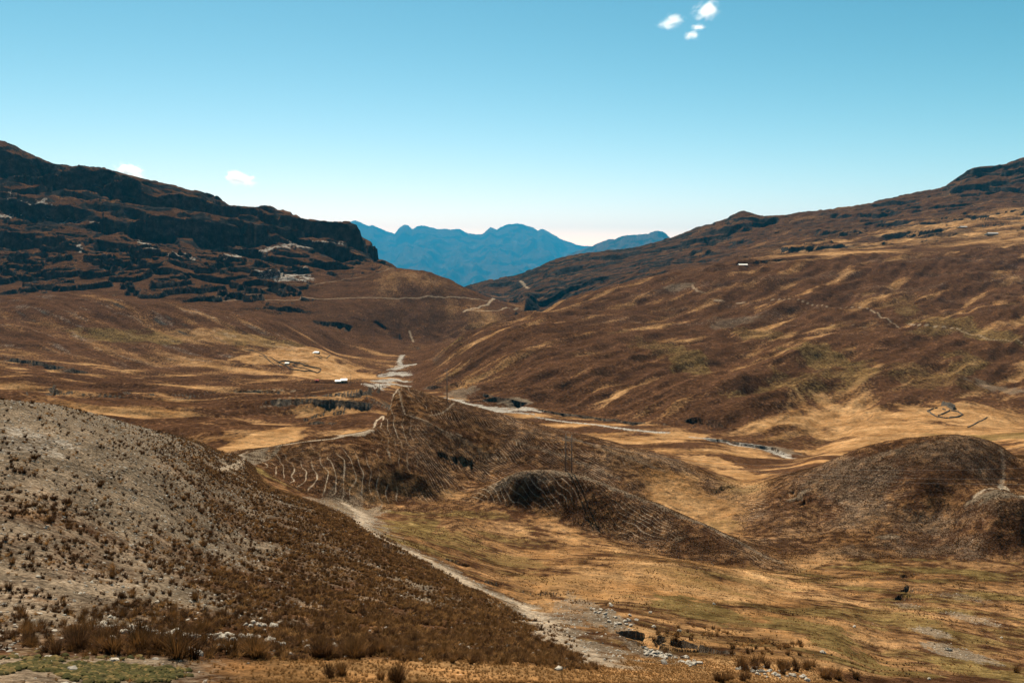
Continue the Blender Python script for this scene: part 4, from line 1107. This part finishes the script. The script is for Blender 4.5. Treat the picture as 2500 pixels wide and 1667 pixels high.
# ------------------------------------------------------------------ farm buildings
def wall_part(parent, v, f, name='wall', mat=None): return mesh_ob(name, v, f, mat or MUD, parent)

def gable_house(name, u, v, w, dp, h_, rise, rz, label, roofmat, wallmat, cat='house', door=True, lean=None, group=None):
    x_, y_, z_ = at(u, v)
    e = empty(name, (x_, y_, z_ - .3), rz, label, cat, group)
    w2, d2 = w / 2, dp / 2
    vts = [(-w2, -d2, 0), (w2, -d2, 0), (w2, d2, 0), (-w2, d2, 0), (-w2, -d2, h_), (w2, -d2, h_), (w2, d2, h_), (-w2, d2, h_), (-w2, 0, h_ + rise), (w2, 0, h_ + rise)]
    mesh_ob('wall', vts, [(0, 1, 5, 4), (2, 3, 7, 6), (1, 2, 6, 9, 5), (3, 0, 4, 8, 7), (3, 2, 1, 0)], wallmat, e)
    o = .45
    for sgn in (-1, 1):
        k = rise / d2
        a = (-w2 - o, sgn * (d2 + o), h_ - o * k); b = (w2 + o, sgn * (d2 + o), h_ - o * k); c = (w2 + o, 0, h_ + rise + .04); d = (-w2 - o, 0, h_ + rise + .04)
        vv, ff = slab(a, b, c, d, .08) if sgn < 0 else slab(b, a, d, c, .08)
        r = mesh_ob('roof', vv, ff, roofmat, e)
        if sgn < 0:
            ribs = []
            for q_ in np.linspace(-w2, w2, int(w * 1.2)):
                ribs.append(tube((q_, -(d2 + o), h_ - o * k + .10), (q_, 0, h_ + rise + .14), .05, .05, 4))
            mesh_ob('roof_rib', *merge(ribs), roofmat, r)
    if door:
        vv, ff = box(-.2 * w - .5, -.2 * w + .5, -d2 - .05, -d2 + .05, .25, 2.1); mesh_ob('door', vv, ff, DARK, e)
        vv, ff = box(.22 * w - .45, .22 * w + .45, -d2 - .04, -d2 + .06, 1.1, 1.8); mesh_ob('window', vv, ff, DARK, e)
    if lean:
        lw, lh = lean
        vv, ff = box(-w2 - lw, -w2, -d2 * .8, d2 * .8, 0, lh); mesh_ob('lean_to_wall', vv, ff, wallmat, e)
        vv, ff = slab((-w2 - lw - .3, -d2 * .8 - .4, lh - .05), (-w2 - .02, -d2 * .8 - .4, lh - .05), (-w2 - .02, d2 * .8 + .3, lh + .75), (-w2 - lw - .3, d2 * .8 + .3, lh + .75), .08)
        mesh_ob('lean_to_roof', vv, ff, TIN_G, e)
        vv, ff = box(-w2 - lw * .7, -w2 - lw * .3, -d2 * .8 - .05, -d2 * .8 + .05, .2, lh - .3); mesh_ob('opening', vv, ff, DARK, e)
    return e
gable_house('farmhouse', 790, 878, 5.6, 5.0, 2.9, 1.3, R(12), 'farmhouse with bright white sheet roof and low grey lean-to beside the river', TIN, MUD, lean=(5.5, 2.0))
gable_house('stone_hut', 728, 812, 6.5, 4.6, 2.2, 1.3, R(-14), 'hut with pale sheet roof standing alone above the stone corral', TIN, STONE, lean=(2.4, 1.6))
gable_house('corral_hut', 660, 836, 5.0, 3.2, 1.8, .9, R(-8), 'small white-roofed hut inside the stone corral', TIN, STONE, door=False)
gable_house('red_shed', 728, 876, 3.0, 2.4, 1.9, .7, R(10), 'small red shed left of the white-roofed farmhouse', RED, RED, 'shed')
gable_house('hillside_barn', 2279, 540, 26, 9, 4.5, 2.4, R(4), 'long dark barn with grey roof high on the right slope', TIN_G, STONE, 'barn', door=False, lean=(5, 2.5))
gable_house('hillside_hut', 2212, 524, 18, 8, 3.4, 2.0, R(6), 'smaller dark hut on the right slope, left of the long barn', TIN_G, STONE, 'hut', door=False, lean=(4, 2.2))
gable_house('distant_hut', 1706, 611, 16, 7, 2.6, 1.6, R(5), 'low hut with white roof on the edge of the right slope', TIN, STONE, 'hut', door=False)

# ------------------------------------------------------------------ dry stone walls
def wall_strip(parent, uv, h_, th, mat, name='wall', seed=1, gap=0.0):
    rg = np.random.default_rng(seed)
    p = smooth_line(uv, 1) if len(uv) > 2 else np.array([ground(*q_) for q_ in uv])
    L = np.concatenate([[0], np.cumsum(np.hypot(*np.diff(p, axis=0).T))])
    n = max(3, int(L[-1] / .9)); ts = np.linspace(0, L[-1], n)
    px = np.interp(ts, L, p[:, 0]); py = np.interp(ts, L, p[:, 1])
    parts = []
    for i in range(n - 1):
        if rg.random() < gap: continue
        a = np.array([px[i], py[i]]); b = np.array([px[i + 1], py[i + 1]])
        d = (b - a) / max(1e-6, np.linalg.norm(b - a)); nrm = np.array([-d[1], d[0]]) * th / 2 * rg.uniform(.8, 1.2)
        za, zb = height(*a), height(*b); hh = h_ * rg.uniform(.7, 1.15); h2 = h_ * rg.uniform(.7, 1.15)
        j = lambda: rg.uniform(-.08, .08)
        v = [(*(a - nrm), za - .3), (*(a + nrm), za - .3), (*(b - nrm), zb - .3), (*(b + nrm), zb - .3),
             (*(a - nrm * .8), za + hh + j()), (*(a + nrm * .8), za + hh + j()), (*(b - nrm * .8), zb + h2 + j()), (*(b + nrm * .8), zb + h2 + j())]
        parts.append((v, [(0, 1, 3, 2), (4, 6, 7, 5), (0, 2, 6, 4), (1, 5, 7, 3), (0, 4, 5, 1), (2, 3, 7, 6)]))
    return mesh_ob(name, *merge(parts), mat, parent)
def walled(name, label, cat, lines_, h_=1.3, th=.9, mat=None, gap=0.0):
    e = empty(name, (0, 0, 0), 0, label, cat)
    for i, l_ in enumerate(lines_): wall_strip(e, l_, h_, th, mat or STONE, 'wall', i + 3, gap)
    return e
walled('stone_corral', 'long stone corral with a dark-floored pen on the golden slope', 'corral',
       [[(640,832),(655,828),(675,832),(700,840),(730,846)], [(652,838),(665,848),(700,853),(726,857)], [(726,857),(738,848),(730,846)], [(672,838),(690,846),(726,856)], [(640,832),(652,838)]], 1.1, .7)
walled('boundary_wall', 'dark field wall running down the slope left of the corral', 'wall', [[(560,803),(580,805),(605,815),(630,826),(645,834)], [(595,816),(620,830),(650,846)]], .8, .5)
walled('ruined_fold', 'ring of ruined dark stone walls on the golden slope at the right', 'ruin',
       [[(2130,944),(2145,938),(2160,935)], [(2138,950),(2150,957),(2172,961),(2195,959),(2212,953)], [(2212,953),(2200,946),(2182,943),(2165,940)], [(2155,955),(2170,949),(2182,943)], [(2130,944),(2138,950)]], .8, .6, gap=.3)
walled('ruined_house', 'roofless dark stone house at the top of the ruined fold', 'ruin', [[(2163,932),(2180,936),(2190,941)], [(2166,928),(2183,932),(2193,937)], [(2163,932),(2166,928)], [(2190,941),(2193,937)]], 2.2, .7)
walled('field_wall', 'short dark wall below the ruined fold', 'wall', [[(2222,982),(2245,970),(2268,958)]], .5, .5, gap=.2)
walled('hut_yard_wall', 'faint stone yard wall in front of the lone hut', 'wall', [[(722,818),(735,823),(752,822),(758,816)]], .9, .8)

# ------------------------------------------------------------------ power line
def h_pole(u, v, hgt, gap_, label):
    x_, y_, z_ = at(u, v)
    e = empty('power_pole', (x_, y_, 0), R(-35), label, 'power pole')
    c, s_ = math.cos(R(-35)), math.sin(R(-35))
    for sgn in (-1, 1):
        dx = sgn * gap_ / 2
        zz = height(x_ + dx * c, y_ + dx * s_)
        vv, ff = tube((dx, 0, zz - .6), (dx, 0, z_ + hgt), .17, .12, 10); mesh_ob('pole', vv, ff, WOOD, e, True)
    vv, ff = box(-gap_ / 2 - .9, gap_ / 2 + .9, -.22, -.12, z_ + hgt - 1.7, z_ + hgt - 1.5); arm = mesh_ob('crossarm', vv, ff, WOOD_L, e)
    vv, ff = box(-gap_ / 2, gap_ / 2, -.2, -.12, z_ + hgt - .8, z_ + hgt - .66); mesh_ob('upper_brace', vv, ff, WOOD_L, e)
    tops = []
    for q_ in (-gap_ / 2 - .8, 0, gap_ / 2 + .8):
        vv, ff = tube((q_, -.17, z_ + hgt - 1.5), (q_, -.17, z_ + hgt - 1.15), .07, .05, 8); mesh_ob('insulator', vv, ff, CERAMIC, arm)
        tops.append((x_ + q_ * c, y_ + q_ * s_, z_ + hgt - 1.12))
    return e, tops
_, HT = h_pole(1306, 1084, 9.8, 1.75, 'double-legged wooden power pole on the small mound')
def pole(u, v, hgt, label, group=None):
    x_, y_, z_ = at(u, v)
    e = empty('utility_pole', (x_, y_, z_), R(-30), label, 'utility pole', group)
    vv, ff = tube((0, 0, -.5), (0, 0, hgt), .18, .11, 8); mesh_ob('pole', vv, ff, WOOD, e, True)
    vv, ff = box(-1.1, 1.1, -.2, -.1, hgt - .7, hgt - .52); mesh_ob('crossarm', vv, ff, WOOD, e)
    return (x_, y_, z_ + hgt - .5)
p1 = pole(1027, 922, 11, 'single wooden utility pole at the edge of the riverbed')
pole(797, 867, 9, 'thin utility pole right behind the white-roofed farmhouse')
pole(806, 882, 9, 'thin utility pole between the white-roofed farmhouse and the riverbed')
pole(872, 900, 9, 'thin utility pole left of the central hilltop')
def wire(pa, pb, sag, r, label, n=28):
    pa, pb = np.array(pa), np.array(pb)
    pts = []
    for i in range(n + 1):
        f = i / n; q_ = pa + (pb - pa) * f; q_[2] -= sag * 4 * f * (1 - f); pts.append(q_)
    vs = []
    for q_ in pts:
        for k in range(4): vs.append((q_[0] + r * math.cos(k * math.pi / 2) * .7, q_[1] + r * math.cos(k * math.pi / 2) * .7, q_[2] + r * math.sin(k * math.pi / 2)))
    fs = [(4 * i + k, 4 * i + (k + 1) % 4, 4 * i + 4 + (k + 1) % 4, 4 * i + 4 + k) for i in range(n) for k in range(4)]
    return tag(mesh_ob('power_wire', vs, fs, WIRE), label, 'wire')
for i, (h0, end, lb) in enumerate(zip(HT, [(118, 128, -29.5), (118.8, 126, -31.4), (119.6, 124, -32.2)], ['uppermost thin wire from the double pole across the right hill', 'middle thin wire from the double pole across the right hill', 'lowest thin wire from the double pole across the right hill'])):
    wire(h0, end, 5.5, .010, lb)
for h0, lb, dx in ((HT[0], 'thin wire from the double pole to the riverside pole, left of two', -.9), (HT[2], 'thin wire from the double pole to the riverside pole, right of two', .9)):
    wire(h0, (p1[0] + dx, p1[1], p1[2]), 4.0, .009, lb)

# ------------------------------------------------------------------ clouds
def cloud_mat(dens, seed):
    m = bpy.data.materials.new('cloud_vapour'); m.use_nodes = True
    nn, ll = m.node_tree.nodes, m.node_tree.links
    nn.remove(nn['Principled BSDF'])
    tc = nn.new('ShaderNodeTexCoord')
    mp = nn.new('ShaderNodeVectorMath'); mp.operation = 'ADD'; mp.inputs[1].default_value = (seed * 3.7, seed * 1.3, seed * 2.1); ll.new(tc.outputs['Object'], mp.inputs[0])
    no = nn.new('ShaderNodeTexNoise'); no.inputs['Scale'].default_value = 2.3; no.inputs['Detail'].default_value = 8; no.inputs['Roughness'].default_value = .68; no.inputs['Distortion'].default_value = .9
    ll.new(mp.outputs[0], no.inputs['Vector'])
    ln_ = nn.new('ShaderNodeVectorMath'); ln_.operation = 'LENGTH'; ll.new(tc.outputs['Object'], ln_.inputs[0])
    fall = nn.new('ShaderNodeMapRange'); fall.inputs[1].default_value = .15; fall.inputs[2].default_value = 1.0; fall.inputs[3].default_value = .16; fall.inputs[4].default_value = -.30
    ll.new(ln_.outputs['Value'], fall.inputs[0])
    ad = nn.new('ShaderNodeMath'); ad.operation = 'ADD'; ll.new(no.outputs['Fac'], ad.inputs[0]); ll.new(fall.outputs[0], ad.inputs[1])
    mr = nn.new('ShaderNodeMapRange'); mr.inputs[1].default_value = .50; mr.inputs[2].default_value = .70; mr.inputs[3].default_value = 0; mr.inputs[4].default_value = dens
    ll.new(ad.outputs[0], mr.inputs[0])
    pv = nn.new('ShaderNodeVolumePrincipled'); pv.inputs['Color'].default_value = (.995, .995, .995, 1); pv.inputs['Anisotropy'].default_value = .55
    ll.new(mr.outputs[0], pv.inputs['Density']); ll.new(pv.outputs[0], nn['Material Output'].inputs['Volume'])
    return m
def cloud(u, v, d, ru_, rv_, n, label, rot=0.0, seed=[0]):
    """a body of vapour whose density breaks up towards its rim"""
    import bmesh
    seed[0] += 1
    a, s_ = uv_to_as(u, v)
    bm = bmesh.new(); bmesh.ops.create_icosphere(bm, subdivisions=3, radius=1.0)
    me = bpy.data.meshes.new('cloud'); bm.to_mesh(me); bm.free()
    rx = ru_ * d / FPX; rz_ = rv_ * d / FPX
    me.materials.append(cloud_mat(n / 3.0 / rx, seed[0]))
    ob = bpy.data.objects.new('cloud', me); COL.objects.link(ob)
    ob.location = (a * d, d, s_ * d); ob.scale = (rx, rx * .7, rz_); ob.rotation_euler = (0, rot, 0)
    return tag(ob, label, 'cloud', None)
cloud(1625, 24, 13000, 62, 40, 6, 'largest white cloud scrap at the top right of the sky', rot=R(-12))
cloud(1542, 50, 13050, 60, 32, 5, 'wispy curved cloud scrap left of the largest one', rot=R(-10))
cloud(1604, 62, 13100, 32, 17, 5, 'tiny cloud wisp under the largest scrap')
cloud(1590, 82, 13150, 36, 24, 4, 'lowest faint cloud wisp of the group at the top')
cloud(548, 412, 33000, 66, 34, 30, 'small white cloud floating above the left mountain ridge', rot=R(12))
cloud(300, 394, 33000, 64, 32, 30, 'white cloud half hidden behind the left mountain ridge', rot=R(18))
